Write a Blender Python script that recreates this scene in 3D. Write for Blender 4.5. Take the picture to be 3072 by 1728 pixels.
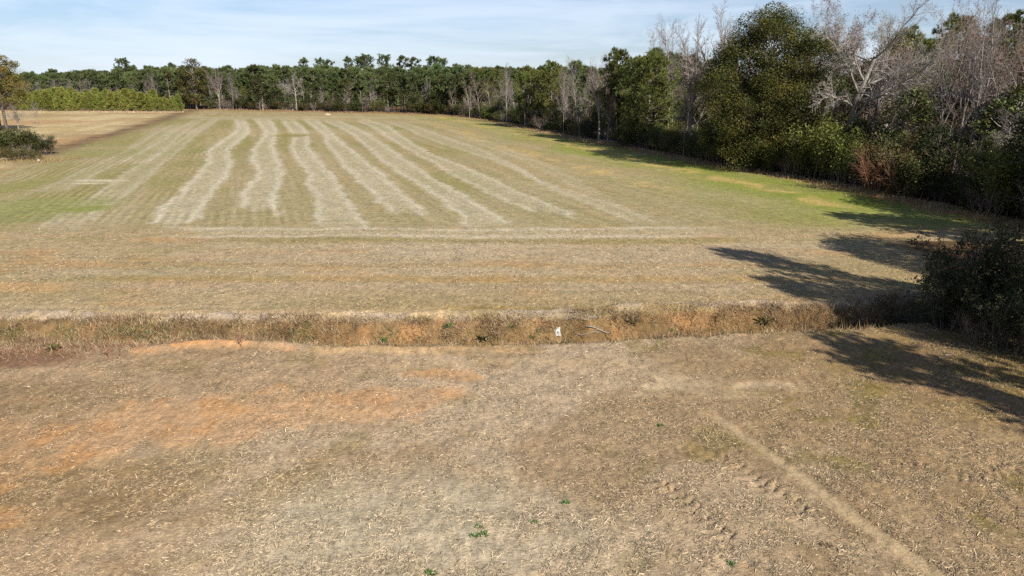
import bpy, math, random
import numpy as np
from mathutils import Vector

for o in list(bpy.data.objects):
    bpy.data.objects.remove(o)
SC = bpy.context.scene
COL = SC.collection

# ------------------------------------------------------------------ camera
CAM_H = 10.0
PITCH = math.radians(16.06)
FPX = 2133.3                       # focal length in pixels of the 3072 wide photograph
cam_d = bpy.data.cameras.new('camera')
cam_d.sensor_width = 36.0
cam_d.lens = 25.0
cam_d.clip_start = 0.1
cam_d.clip_end = 20000.0
cam = bpy.data.objects.new('camera', cam_d)
cam.location = (0, 0, CAM_H)
cam.rotation_euler = (math.pi / 2 - PITCH, 0, 0)
COL.objects.link(cam)
SC.camera = cam

# ------------------------------------------------------------------ sky, sun, exposure
SUN_AZ = (0.57, -0.82)             # horizontal direction towards the sun
SUN_EL = math.radians(33.0)
SUN_STRENGTH = 5.0
SKY_STRENGTH = 0.052
EXPOSURE = 0.83
world = bpy.data.worlds.new('World')
SC.world = world
world.use_nodes = True
wt = world.node_tree
wt.nodes.clear()
w_out = wt.nodes.new('ShaderNodeOutputWorld')
w_bg = wt.nodes.new('ShaderNodeBackground')
w_sky = wt.nodes.new('ShaderNodeTexSky')
w_sky.sky_type = 'NISHITA'
w_sky.sun_disc = False
w_sky.sun_elevation = SUN_EL
w_sky.sun_rotation = math.atan2(SUN_AZ[0], SUN_AZ[1])
w_sky.altitude = 100
w_sky.air_density = 1.0
w_sky.dust_density = 0.6
w_sky.ozone_density = 2.5
# thin cirrus veil: broken streaks, the same all round the sky
w_tc = wt.nodes.new('ShaderNodeTexCoord')
w_map = wt.nodes.new('ShaderNodeMapping')
w_map.inputs['Scale'].default_value = (1.6, 1.6, 13.0)
w_map.inputs['Rotation'].default_value = (0.0, 0.10, 0.0)
w_n = wt.nodes.new('ShaderNodeTexNoise')
w_n.inputs['Scale'].default_value = 1.5
w_n.inputs['Detail'].default_value = 7.0
w_n.inputs['Roughness'].default_value = 0.58
w_n.inputs['Distortion'].default_value = 0.6
w_r = wt.nodes.new('ShaderNodeMapRange')
w_r.inputs['From Min'].default_value = 0.40
w_r.inputs['From Max'].default_value = 0.62
w_r.inputs['To Min'].default_value = 0.45
w_r.inputs['To Max'].default_value = 1.6
w_tint = wt.nodes.new('ShaderNodeMix')
w_tint.data_type = 'RGBA'; w_tint.blend_type = 'MULTIPLY'
w_tint.inputs['Factor'].default_value = 1.0
w_tint.inputs['B'].default_value = (0.80, 0.92, 1.16, 1)
w_mix = wt.nodes.new('ShaderNodeMix')
w_mix.data_type = 'RGBA'
w_mix.inputs['B'].default_value = (9.8, 10.9, 12.4, 1)
wt.links.new(w_tc.outputs['Generated'], w_map.inputs['Vector'])
wt.links.new(w_map.outputs[0], w_n.inputs['Vector'])
wt.links.new(w_n.outputs[0], w_r.inputs['Value'])
wt.links.new(w_sky.outputs[0], w_tint.inputs['A'])
wt.links.new(w_tint.outputs['Result'], w_mix.inputs['A'])
# the veil is one even layer, so it thickens with the slant path towards the horizon
w_sep = wt.nodes.new('ShaderNodeSeparateXYZ')
wt.links.new(w_tc.outputs['Generated'], w_sep.inputs[0])
def w_math(op, a, b=None):
    m = wt.nodes.new('ShaderNodeMath'); m.operation = op
    for i, v in enumerate((a, b)):
        if v is None: continue
        if hasattr(v, 'links'): wt.links.new(v, m.inputs[i])
        else: m.inputs[i].default_value = v
    return m.outputs[0]
w_el = w_math('MAXIMUM', w_sep.outputs['Z'], 0.0)
w_path = w_math('DIVIDE', 1.0, w_math('ADD', w_el, 0.06))
w_tau = w_math('MULTIPLY', w_math('MULTIPLY', w_r.outputs[0], w_path), -0.085)
w_fac = w_math('SUBTRACT', 1.0, w_math('EXPONENT', w_tau))
wt.links.new(w_fac, w_mix.inputs['Factor'])
wt.links.new(w_mix.outputs['Result'], w_bg.inputs['Color'])
w_bg.inputs['Strength'].default_value = SKY_STRENGTH
wt.links.new(w_bg.outputs[0], w_out.inputs['Surface'])

sun_d = bpy.data.lights.new('sun', 'SUN')
sun_d.energy = SUN_STRENGTH
sun_d.angle = math.radians(0.53)
sun_d.color = (1.0, 0.94, 0.84)
sun = bpy.data.objects.new('sun', sun_d)
_n = math.hypot(*SUN_AZ)
SUN_VEC = Vector((SUN_AZ[0] / _n * math.cos(SUN_EL), SUN_AZ[1] / _n * math.cos(SUN_EL), math.sin(SUN_EL)))
sun.rotation_euler = SUN_VEC.to_track_quat('Z', 'Y').to_euler()
sun.location = (60, -80, 60)
COL.objects.link(sun)

SC.view_settings.view_transform = 'Standard'
SC.view_settings.look = 'None'
SC.view_settings.gamma = 1.0
SC.view_settings.exposure = EXPOSURE
SC.view_settings.use_curve_mapping = False
SC.render.engine = 'CYCLES'
SC.cycles.use_denoising = False
SC.cycles.max_bounces = 5
SC.cycles.diffuse_bounces = 3
SC.cycles.transparent_max_bounces = 4

# ------------------------------------------------------------------ small maths
rng = np.random.default_rng(7)

def G(px, py):
    """point of the level ground seen at pixel (px, py) of the 3072 x 1728 photograph"""
    a = (np.asarray(px, float) - 1536) / FPX
    b = -(np.asarray(py, float) - 864) / FPX
    dy = math.cos(PITCH) + b * math.sin(PITCH)
    dz = -math.sin(PITCH) + b * math.cos(PITCH)
    t = CAM_H / -dz
    return a * t, dy * t

def top_height(Y, py):
    """height of a point at distance Y that shows at pixel row py"""
    e = math.atan((864 - py) / FPX) - PITCH
    return CAM_H + Y * math.tan(e)

def sm(a, b, x):
    t = np.clip((x - a) / (b - a), 0, 1)
    return t * t * (3 - 2 * t)

def _hash(ix, iy, seed):
    h = (ix.astype(np.int64) * 374761393 + iy.astype(np.int64) * 668265263 + seed * 974634521) & 0xFFFFFFFF
    h = ((h ^ (h >> 13)) * 1274126177) & 0xFFFFFFFF
    h = (h ^ (h >> 16)) & 0xFFFFFFFF
    h = (h * 2246822519) & 0xFFFFFFFF
    return ((h ^ (h >> 15)) & 0xFFFFFF) / float(0xFFFFFF)

def vnoise(x, y, seed=0):
    x = np.asarray(x, float); y = np.asarray(y, float)
    ix = np.floor(x); iy = np.floor(y)
    fx = x - ix; fy = y - iy
    fx = fx * fx * fx * (fx * (fx * 6 - 15) + 10); fy = fy * fy * fy * (fy * (fy * 6 - 15) + 10)
    a = _hash(ix, iy, seed); b = _hash(ix + 1, iy, seed)
    c = _hash(ix, iy + 1, seed); d = _hash(ix + 1, iy + 1, seed)
    return (a * (1 - fx) + b * fx) * (1 - fy) + (c * (1 - fx) + d * fx) * fy

def fbm(x, y, seed=0, oct=4, gain=0.5):
    s = 0.0; a = 1.0; t = 0.0
    for i in range(oct):
        ca, sa = math.cos(.5 + 1.1 * i), math.sin(.5 + 1.1 * i)
        s = s + a * vnoise((x * ca - y * sa) * 2 ** i + 17.3 * i, (x * sa + y * ca) * 2 ** i - 9.1 * i, seed + i * 31)
        t += a; a *= gain
    return s / t

def fbm_ax(x, y, seed=0, oct=4, gain=0.5):
    s = 0.0; a = 1.0; t = 0.0
    for i in range(oct):
        s = s + a * vnoise(x * 2 ** i + 17.3 * i, y * 2 ** i - 9.1 * i, seed + i * 31)
        t += a; a *= gain
    return s / t

def seg_dist(X, Y, pts):
    best = np.full(np.shape(X), 1e9)
    for (x0, y0), (x1, y1) in zip(pts[:-1], pts[1:]):
        dx, dy = x1 - x0, y1 - y0
        t = np.clip(((X - x0) * dx + (Y - y0) * dy) / (dx * dx + dy * dy), 0, 1)
        best = np.minimum(best, np.hypot(X - x0 - t * dx, Y - y0 - t * dy))
    return best

def GP(pts):
    return [tuple(float(c) for c in G(*p)) for p in pts]

def edge_fn(pts):
    """pixel polyline running in depth -> function x(Y)"""
    w = sorted(GP(pts), key=lambda q: q[1])
    ys = np.array([q[1] for q in w]); xs = np.array([q[0] for q in w])
    return lambda Y: np.interp(Y, ys, xs), ys[0], ys[-1]

def cross_fn(pts):
    """pixel polyline running across -> function Y(x)"""
    w = sorted(GP(pts))
    xs = np.array([q[0] for q in w]); ys = np.array([q[1] for q in w])
    return lambda X: np.interp(X, xs, ys)

def lin(r, g, b):
    c = np.array([r, g, b], float) / 255
    return np.where(c <= 0.04045, c / 12.92, ((c + 0.055) / 1.055) ** 2.4)

ALB = 0.665
def A(r, g, b):
    """albedo of a level surface that the photograph shows sunlit as sRGB r, g, b"""
    return lin(r, g, b) * ALB * np.array([.985, 1.0, 1.05])

# ------------------------------------------------------------------ layout of the land
far_lip = cross_fn([(-900, 985), (-300, 968), (0, 962), (300, 962), (520, 965), (700, 963), (980, 960), (1150, 963), (1400, 962), (1600, 950),
                    (1900, 940), (2100, 930), (2330, 925), (2500, 924), (2640, 905), (2750, 897), (3000, 880), (3600, 870)])
near_lip = cross_fn([(-900, 1075), (-300, 1050), (0, 1040), (200, 1036), (466, 1032), (605, 1016), (717, 1018), (838, 1023), (978, 1036), (1200, 1039),
                     (1354, 1037), (1657, 1029), (1858, 1021), (2010, 1013), (2200, 999), (2383, 995), (2514, 990), (2610, 981), (2700, 976), (3000, 958), (3600, 945)])
wood_x, _, _ = edge_fn([(3420, 800), (3250, 725), (3072, 676), (2900, 636), (2700, 596), (2500, 552), (2300, 516), (2150, 494), (2000, 466), (1850, 437),
                        (1700, 404), (1560, 377), (1450, 358), (1330, 345), (1290, 340)])
back_y = cross_fn([(-900, 331), (0, 332), (300, 331), (560, 328), (900, 333), (1200, 340), (1330, 345), (1500, 352)])
left_edge, LE0, LE1 = edge_fn([(568, 333), (509, 358), (373, 401), (267, 426), (174, 455), (60, 500), (-140, 590), (-420, 740), (-900, 1000)])

def ditch(X, Y):
    yf = far_lip(X) + 0.50 * (fbm_ax(X * 0.55, Y * 0 + 3, 5, 3) - 0.5) * 2
    yn = near_lip(X) + 0.20 * (fbm_ax(X * 0.5, Y * 0 + 8, 6, 3) - 0.5) * 2
    s = (yf - Y) / (yf - yn)
    return s, yf, yn

def height(X, Y):
    X = np.asarray(X, float); Y = np.asarray(Y, float)
    far = sm(40, 160, Y)
    z = (fbm(X / 34, Y / 34, 11, 3) - 0.5) * (0.16 + 0.5 * far)
    z = z + (fbm(X / 3.2, Y / 3.2, 12, 3) - 0.5) * 0.10
    s, yf, yn = ditch(X, Y)
    depth = 0.55 + 0.75 * sm(-14, 0, X)
    prof = sm(-0.06, 0.50, s) * (1 - sm(0.80, 1.0, s))
    rough = (fbm(X * 1.6, Y * 1.6, 13, 4) - 0.5) * 0.5 * sm(-0.12, 0.1, s) * (1 - sm(0.9, 1.08, s))
    z = z - depth * prof + rough * 0.8
    # spoil ridge along the far lip and berm on the near one
    z = z + 0.16 * np.exp(-((s + 0.20) / 0.13) ** 2) * (0.4 + fbm(X * 0.8, Y * 0.8, 14, 3))
    z = z + 0.12 * np.exp(-((s - 1.12) / 0.10) ** 2) * sm(-16, -10, X) * (1 - sm(-5, 0, X))
    # cloddy straw bed close by
    z = z + (fbm(X * 5.5, Y * 5.5, 15, 2) - 0.5) * 0.045 * (1 - sm(30, 60, Y))
    # dried tread prints of a tractor
    z = z - lugs(X, Y)
    # sunk footpath
    tr = seg_dist(X, Y, TRAIL)
    z = z - 0.05 * (1 - sm(0.12, 0.42, tr)) * (Y < 24)
    return z

TRAIL = GP([(2150, 1245), (2230, 1300), (2330, 1372), (2430, 1440), (2510, 1510), (2610, 1580), (2700, 1640), (2790, 1700), (2900, 1790)])
TREADS = [GP([(2050, 1335), (2190, 1385), (2310, 1468), (2345, 1490), (2430, 1545)]), GP([(1960, 1440), (2035, 1490), (2085, 1535), (2125, 1570), (2210, 1640)]),
          GP([(2700, 1385), (2830, 1420), (2960, 1418), (3060, 1395)])]

def lugs(X, Y):
    z = np.zeros(np.shape(X))
    for T in TREADS:
        for (x0, y0), (x1, y1) in zip(T[:-1], T[1:]):
            L = math.hypot(x1 - x0, y1 - y0); ux, uy = (x1 - x0) / L, (y1 - y0) / L
            t = (X - x0) * ux + (Y - y0) * uy
            n = -(X - x0) * uy + (Y - y0) * ux
            ins = (t > 0) & (t < L) & (np.abs(n) < 0.34)
            ph = (t + np.abs(n) * 0.5) / 0.30
            bar = np.maximum(0, np.sin(ph * 2 * math.pi)) ** 1.5
            patch = .35 + .65 * sm(0.28, 0.45, vnoise(X * 1.3, Y * 1.3, 91))
            z = z + ins * bar * 0.065 * (np.abs(n) > 0.04) * patch
    return z

# strips of pale chaff: left and right edges as pixel polylines (zoom frame: 1.61 px per px, 280 down)
def Z5(*p): return [(x / 1.61, y / 1.61 + 280) for x, y in p]
def Z6(*p): return [(1300 + x / 2.542, 330 + y / 2.542) for x, y in p]
STRIPS = []
def strip(Lp, Rp, w=1.0):
    l, a0, a1 = edge_fn(Lp); r, b0, b1 = edge_fn(Rp)
    STRIPS.append((l, r, min(a0, b0), max(a1, b1), w))
strip(Z5((1128, 128), (1135, 140), (1145, 180), (1060, 230), (1000, 270), (990, 340), (940, 400), (850, 490), (770, 550), (745, 600), (700, 640)),
      Z5((1180, 128), (1195, 145), (1215, 185), (1160, 225), (1105, 270), (1125, 330), (1100, 400), (1040, 470), (975, 560), (962, 605), (860, 640)), 1.0)
strip(Z5((1230, 125), (1245, 145), (1275, 190), (1220, 260), (1210, 320), (1240, 380), (1165, 480), (1155, 590)),
      Z5((1300, 125), (1320, 140), (1340, 180), (1320, 260), (1350, 320), (1375, 380), (1345, 460), (1340, 520), (1365, 590)), 1.0)
strip(Z5((1350, 125), (1365, 140), (1415, 205), (1395, 250), (1415, 300), (1480, 380), (1475, 430), (1520, 500), (1525, 600), (1560, 660)),
      Z5((1420, 125), (1440, 140), (1500, 200), (1490, 250), (1540, 310), (1610, 390), (1660, 470), (1720, 560), (1760, 620), (1800, 660)), 0.9)
strip(Z5((1460, 125), (1480, 140), (1560, 200), (1570, 240), (1650, 340), (1740, 430), (1830, 530), (1890, 600)),
      Z5((1535, 125), (1560, 150), (1640, 220), (1690, 260), (1780, 330), (1880, 410), (1950, 480), (2040, 560), (2075, 605)), 0.9)
strip(Z5((1560, 128), (1600, 150), (1700, 200), (1780, 270), (1850, 330), (1950, 400), (2020, 440), (2120, 510), (2220, 600), (2260, 660)),
      Z5((1640, 128), (1680, 150), (1790, 200), (1900, 270), (2000, 340), (2120, 420), (2250, 490), (2350, 560), (2450, 620), (2460, 660)), 0.85)
strip([(1070, 362), (1106, 379), (1180, 423), (1242, 460)] + Z6((0, 400), (150, 500), (280, 560), (500, 680), (700, 760), (850, 800)),
      [(1110, 358), (1162, 379), (1242, 429)] + Z6((0, 340), (250, 430), (500, 540), (700, 640), (900, 720), (1080, 790)), 0.75)
strip([(1150, 362), (1240, 400), (1300, 424), (1497, 487), (1693, 582), (1902, 672), (1940, 688)],
      [(1200, 362), (1260, 385), (1300, 397), (1457, 452), (1654, 550), (1811, 601), (2008, 680), (2030, 690)], 0.5)
strip([(1330, 400), (1480, 447), (1640, 520), (1790, 590)], [(1370, 398), (1520, 440), (1680, 512), (1830, 585)], 0.25)
# paler drilled swaths on the left side of the field
strip([(640, 356), (520, 430), (400, 500), (250, 600), (0, 745)], [(665, 356), (580, 415), (480, 500), (370, 590), (150, 745)], 0.45)
strip([(575, 362), (480, 420), (350, 490)], [(610, 362), (545, 410), (450, 480)], 0.5)
strip([(520, 372), (400, 435), (220, 520), (100, 575)], [(555, 372), (455, 435), (330, 505), (190, 575)], 0.38)

def py_of(Y):
    e = np.arctan2(CAM_H, np.maximum(Y, 1.0)) - PITCH
    return 864 + FPX * np.tan(e)

# bands across the head of the field: (rows y0..y1, pixel range, colour, weight)
BANDS = [(682, 689, 560, 2150, A(206, 192, 164), .85), (689, 704, 620, 2250, A(186, 171, 138), .7), (704, 711, 560, 2200, A(204, 190, 162), .85),
         (714, 727, 700, 2300, A(160, 146, 98), .8), (730, 745, 640, 2600, A(192, 174, 143), .6), (748, 786, 500, 2500, A(190, 170, 140), .55),
         (724, 775, 1180, 1560, A(194, 176, 146), .5),
         (790, 800, 250, 2500, A(178, 150, 108), .55), (806, 828, 150, 2300, A(189, 170, 137), .6), (830, 846, 300, 2600, A(180, 150, 98), .65),
         (846, 872, -100, 2300, A(186, 164, 132), .6), (850, 880, -200, 260, A(200, 162, 110), .75), (878, 900, 200, 2400, A(182, 160, 122), .5),
         (900, 930, 900, 2400, A(180, 155, 116), .5), (921, 934, 1350, 2420, A(170, 142, 78), .75), (931, 953, 280, 1420, A(214, 184, 136), .85), (938, 950, 500, 1330, A(222, 196, 150), .7)]

def mixc(c, k, m):
    m = np.clip(m, 0, 1)[..., None]
    return c * (1 - m) + np.asarray(k) * m

def macro(X, Y):
    """soil and straw colour, straw cover (0..1) and green cover of the land at X, Y"""
    X = np.asarray(X, float); Y = np.asarray(Y, float)
    s_ = X + 0.355 * Y                                     # across the drill rows
    n1 = fbm(X / 9, Y / 9, 1, 4); n2 = fbm(X / 2.2, Y / 2.2, 2, 4); n3 = fbm(X / 0.7, Y / 0.7, 3, 3)
    n4 = fbm(X / 22, Y / 22, 4, 4)
    ns = fbm_ax(s_ / 1.6, Y / 26, 21, 4); nf = fbm_ax(s_ / 0.35, Y / 14, 22, 3)
    w1 = (n2 - .5) * 2; w3 = (n3 - .5) * 2
    # ---- far field
    c = np.ones(X.shape + (3,)) * A(171, 157, 116)
    c = mixc(c, A(176, 152, 108), sm(.42, .62, n1) * .55)
    c = mixc(c, A(154, 146, 92), sm(.46, .62, n4) * .75)
    c = mixc(c, A(184, 166, 130), sm(.50, .66, ns) * .55)
    c = mixc(c, A(140, 132, 82), sm(.52, .70, 1 - nf) * .35)
    straw = np.full(X.shape, .55)
    # green towards the wooded side
    dw = wood_x(Y) - X
    g = (1 - sm(5, 21, dw + w1 * 4 + (n1 - .5) * 12)) * sm(38, 52, Y) * (1 - .55 * sm(120, 200, Y))
    c = mixc(c, A(144, 150, 72), g * (.50 + .5 * sm(.35, .6, n2)))
    c = mixc(c, A(140, 149, 66), g * sm(.36, .62, fbm(X / 5, Y / 5, 24, 3)) * (1 - sm(9, 17, dw)) * .85)
    straw = straw * (1 - .5 * g)
    dry = np.exp(-((dw - 8 - (n4 - .5) * 10) / 2.2) ** 2) * sm(.42, .58, n2) * sm(40, 56, Y)
    c = mixc(c, A(198, 172, 108), dry * .8)
    dry2 = np.exp(-((dw - 20 - (n4 - .5) * 12) / 2.0) ** 2) * sm(.45, .6, n2) * sm(60, 75, Y)
    c = mixc(c, A(200, 172, 112), dry2 * .7)
    # chaff strips
    yoff = (vnoise(s_ / 2.2, Y / 5, 33) - .5) * 5 + (vnoise(s_ / .6, Y / 2, 38) - .5) * 3
    rag1 = (vnoise(X / 1.5, Y / 2.0, 34) - .5) * .55 + (vnoise(X / .5, Y / .9, 35) - .5) * .4
    rag2 = (vnoise(X / 1.5, Y / 2.4, 36) - .5) * .55 + (vnoise(X / .5, Y / .9, 37) - .5) * .4
    for l, r, y0, y1, wt_ in STRIPS:
        shr = .08 + Y / 900; xl = l(Y) + w1 * .16 + w3 * .10 + rag1 + shr; xr = r(Y) + w1 * .16 + w3 * .10 + rag2 - shr
        fe = .14 + Y / 650
        end = sm(y0 - .5, y0 + 2.5, Y + yoff) * (1 - sm(y1 - 22, y1 + 12, Y + yoff))
        ins = sm(-fe, fe, X - xl) * sm(-fe, fe, xr - X) * end
        c = mixc(c, A(198, 185, 155), ins * wt_ * (.52 + .34 * n3 + .3 * (ns - .5)))
        c = mixc(c, A(146, 146, 100), ins * sm(.48, .68, n3) * .38 * wt_)
        ed = (np.exp(-((X - xl - .15) / (.30 + Y / 650)) ** 2) + np.exp(-((xr - X - .15) / (.30 + Y / 650)) ** 2)) * end
        c = mixc(c, A(216, 205, 178), ed * wt_ * .85 * (.65 + .6 * (n3 - .3)))
        straw = np.maximum(straw, ins * wt_)
        # greener bare lanes beside each strip
    # thin drilled lines
    dl = np.exp(-(((s_ / .76) % 1 - .5) / .10) ** 2) * sm(.5, .62, n1) * (Y > 50) * (Y < 110)
    c = mixc(c, A(206, 192, 158), dl * .30)
    tl = np.sin(2 * math.pi * s_ / .82) * sm(.46, .60, fbm(X / 11, Y / 16, 47, 3)) * sm(48, 56, Y) * (1 - sm(140, 190, Y))
    c = c * (1 + .10 * tl * (1 - sm(-20, 5, s_ - 12)) + .05 * tl)[..., None]
    # far cross strips
    for py0, px0, px1, wg in ((352, 560, 1400, .5), (358, 640, 1250, .35), (364, 1000, 1500, .3)):
        yy = G(0, py0)[1] + (n4 - .5) * 16; xx = (px0 - 1536) / FPX * yy, (px1 - 1536) / FPX * yy
        c = mixc(c, A(198, 184, 150), np.exp(-((Y - yy) / 3.0) ** 2) * sm(xx[0] - 6, xx[0] + 10, X) * (1 - sm(xx[1] - 30, xx[1], X)) * wg)
    # two dark green spots
    for px, py, rx, ry in ((860, 404, 3.4, 2.6), (900, 404, 2.4, 2.2), (150, 405, 1, 1)):
        gx, gy = G(px, py)
        c = mixc(c, A(144, 138, 78), (1 - sm(.5, 1.15, np.hypot((X - gx) / rx, (Y - gy) / (ry * 2)) + w1 * .25)) * .7)
    # left margin greens
    for px, py, rx, ry, k, wg in ((30, 560, 3.2, 6, A(144, 144, 80), .55), (20, 645, 6.5, 4.2, A(146, 148, 90), .5), (170, 610, 7, 5, A(150, 152, 92), .6),
                                  (255, 625, 2.4, 2.2, A(140, 148, 66), .7), (300, 455, 10, 9, A(150, 146, 88), .5)):
        gx, gy = G(px, py)
        c = mixc(c, k, (1 - sm(.45, 1.15, np.hypot((X - gx) / rx, (Y - gy) / ry) + w1 * .25)) * wg)
    for px, py, rx, ry in ((305, 540, 3.6, 1.2), (260, 548, 2.6, .8)):
        gx, gy = G(px, py)
        c = mixc(c, A(208, 196, 166), (1 - sm(.5, 1.2, np.hypot((X - gx) / rx, (Y - gy) / ry) + w1 * .4)) * .8)
    # headland bands
    pyv = py_of(Y) + (n1 - .5) * 12 + (n2 - .5) * 4 + (fbm_ax(X / 14, Y / 2, 44, 3) - .5) * 9
    pxv = 1536 + X / np.maximum(np.hypot(Y, CAM_H) * math.cos(0), 1) * FPX
    hd = sm(41, 48, Y)
    base_h = mixc(np.ones(X.shape + (3,)) * A(183, 162, 124), A(172, 152, 112), sm(.4, .6, n1))
    base_h = mixc(base_h, A(190, 154, 106), sm(.58, .72, fbm_ax(X / 6, Y / 2.5, 45, 4)) * .7)
    base_h = mixc(base_h, A(160, 148, 100), sm(.56, .70, fbm_ax(X / 7, Y / 1.6, 46, 4)) * .5)
    hm = 1 - sm(47, 53.5, Y + w1 * 1.2)
    c = c * (1 - hm[..., None]) + base_h * hm[..., None]
    straw = straw * (1 - hm) + hm * .8
    hl = np.sin(2 * math.pi * (Y + (n1 - .5) * 1.5) / .78) * sm(.42, .58, fbm(X / 9, Y / 3, 48, 3)) * hm
    c = c * (1 + .055 * hl)[..., None]
    for y0, y1, x0, x1, k, wg in BANDS:
        e = 2.0 + (y1 - y0) * .18
        m = sm(y0 - e, y0 + e, pyv) * (1 - sm(y1 - e, y1 + e, pyv)) * sm(x0 - 90, x0 + 60, pxv + w1 * 60) * (1 - sm(x1 - 160, x1 + 60, pxv + w1 * 60))
        c = mixc(c, k, m * wg * (.6 + .7 * n3))
    # ---- stubble field on the far left
    cf = X - left_edge(Y)
    cm = (1 - sm(-2, 1.0, cf + w1 * 1.5)) * sm(60, 80, Y)
    rows = fbm_ax((X * .8 + Y * .25) / 1.3, (Y - X * .3) / 18, 51, 3)
    cc = mixc(np.ones(X.shape + (3,)) * A(194, 171, 124), A(206, 185, 140), sm(.4, .6, rows))
    cc = mixc(cc, A(164, 140, 102), sm(.52, .66, fbm(X / 14, Y / 9, 52, 4)) * .6)
    cc = mixc(cc, A(182, 140, 98), sm(.55, .7, n4) * .6)
    c = c * (1 - cm[..., None]) + cc * cm[..., None]
    edge = np.exp(-((cf + 1.5 + w1) / (1.3 + .01 * Y)) ** 2) * sm(82, 105, Y) * (Y < 300)
    c = mixc(c, A(112, 90, 66), edge * .75 * (.5 + n2))
    lm = (1 - sm(-1, 3, cf + w1)) * (1 - sm(66, 84, Y)) * sm(40, 50, Y)
    c = mixc(c, A(172, 146, 112), lm * .7)
    # ---- near field
    s, yf, yn = ditch(X, Y)
    nm = sm(.98, 1.03, s)
    nc = mixc(np.ones(X.shape + (3,)) * A(180, 154, 120), A(189, 167, 136), sm(.42, .62, n1))
    nc = mixc(nc, A(160, 134, 100), sm(.48, .64, fbm(X / 3.2, Y / 3.2, 61, 4)) * .65)
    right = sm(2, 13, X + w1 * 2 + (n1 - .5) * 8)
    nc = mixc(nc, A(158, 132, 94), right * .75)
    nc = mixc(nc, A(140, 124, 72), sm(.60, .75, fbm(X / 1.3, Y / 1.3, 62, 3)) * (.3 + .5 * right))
    nc = mixc(nc, A(196, 182, 152), (1 - sm(.2, 1.2, np.hypot((X + 2.6) / 5.5, (Y - 14.5) / 3.2) + w1 * .3)) * .75)
    nstraw = .75 + .25 * n2
    # brown weedy left corner
    lc = (1 - sm(.2, 1.15, np.hypot((X + 13.5) / 7, (Y - 16.2) / 2.6) + w1 * .35))
    nc = mixc(nc, A(146, 120, 80), lc * .7)
    lc2 = (1 - sm(.3, 1.1, np.hypot((X + 17.5) / 6, (Y - 21.5) / 2.2) + w1 * .3))
    nc = mixc(nc, A(150, 124, 88), lc2 * .6)
    # orange clay showing through
    clay = np.zeros(X.shape)
    for P, wd in ((GP([(-60, 1440), (90, 1395), (230, 1345), (330, 1330)]), .6), (GP([(160, 1330), (420, 1268), (600, 1250), (800, 1225), (1020, 1225), (1180, 1215)]), .75),
                  (GP([(620, 1215), (720, 1215), (860, 1238)]), .45), (GP([(540, 1300), (600, 1250), (700, 1290)]), .55),
                  (GP([(1000, 1245), (1200, 1195), (1340, 1180)]), .40), (GP([(-40, 1560), (20, 1550)]), .25),
                  (GP([(1230, 1120), (1400, 1128)]), .18), (GP([(-50, 1290), (10, 1300)]), .4)):
        clay = np.maximum(clay, 1 - sm(wd * .7, wd * 3.2, seg_dist(X, Y, P) + w1 * .6 + w3 * .35))
    clay = clay * (.70 + .45 * sm(.38, .60, n2))
    clay = .45 * np.clip(clay, 0, 1) + .55 * sm(.42, .62, clay + (n3 - .5) * 1.1 + (fbm(X / .25, Y / .25, 66, 2) - .5) * .5)
    nc = mixc(nc, mixc(np.ones(X.shape + (3,)) * A(206, 164, 120), A(210, 156, 100), sm(.45, .7, n3)), clay * .64)
    nstraw = nstraw * (1 - .5 * clay)
    # sandy wheelings
    for P, wd, k, wg in ((GP([(1930, 1155), (2100, 1140), (2200, 1150), (2400, 1158)]), .40, A(212, 188, 152), .55), (GP([(1850, 1185), (2060, 1175), (2300, 1185)]), .25, A(204, 180, 142), .5),
                         (GP([(1200, 1098), (1600, 1085), (1850, 1095)]), .35, A(202, 174, 132), .5), (GP([(980, 1045), (1300, 1052), (1600, 1046)]), .45, A(200, 166, 118), .7),
                         (GP([(420, 1052), (600, 1034), (720, 1036), (860, 1044)]), .38, A(208, 164, 118), .9), (GP([(480, 1042), (600, 1027), (700, 1026)]), .20, A(212, 160, 108), .85),
                         (TRAIL, .15, A(190, 167, 130), .8)):
        m = 1 - sm(wd * .6, wd * 1.5, seg_dist(X, Y, P) + w1 * wd * .5 + w3 * wd * .5)
        if P is not TRAIL: m = m * (.25 + .85 * sm(.38, .58, fbm(X / .9, Y / .6, 67, 3)))
        nc = mixc(nc, k, np.clip(m, 0, 1) * wg); nstraw = nstraw * (1 - .8 * np.clip(m, 0, 1))
    # dark reddish soil heap at the left end
    gx, gy = G(40, 1075)
    m = 1 - sm(.5, 1.15, np.hypot((X - gx) / 3.6, (Y - gy) / 1.1) + w1 * .3)
    nc = mixc(nc, A(124, 86, 64), m * .7); nstraw = nstraw * (1 - .7 * m)
    # greener, leaf-strewn ground by the thicket
    gm = (1 - sm(.4, 1.2, np.hypot((X - 18.5) / 7.5, (Y - 23.5) / 5.5) + w1 * .3))
    nc = mixc(nc, A(142, 128, 60), gm * .75 * sm(.35, .6, n2)); nc = mixc(nc, A(150, 116, 80), gm * .5 * sm(.5, .65, n1))
    c = c * (1 - nm[..., None]) + nc * nm[..., None]
    straw = straw * (1 - nm) + nstraw * nm
    # ---- ditch
    dm = sm(-.06, .04, s) * (1 - sm(.97, 1.03, s))
    dc = mixc(np.ones(X.shape + (3,)) * A(144, 117, 80), A(168, 128, 86), sm(.42, .6, fbm(X / 1.6, Y / 1.0, 71, 3)))
    dc = mixc(dc, A(126, 102, 68), sm(.40, .56, fbm(X / 1.1, Y / .8, 72, 4)) * .85)
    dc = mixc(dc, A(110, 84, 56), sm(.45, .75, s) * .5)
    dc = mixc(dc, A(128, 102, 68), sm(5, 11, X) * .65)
    c = c * (1 - dm[..., None]) + dc * dm[..., None]
    straw = straw * (1 - dm * .75)
    lip = np.exp(-((s + .14) / .12) ** 2)
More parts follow.
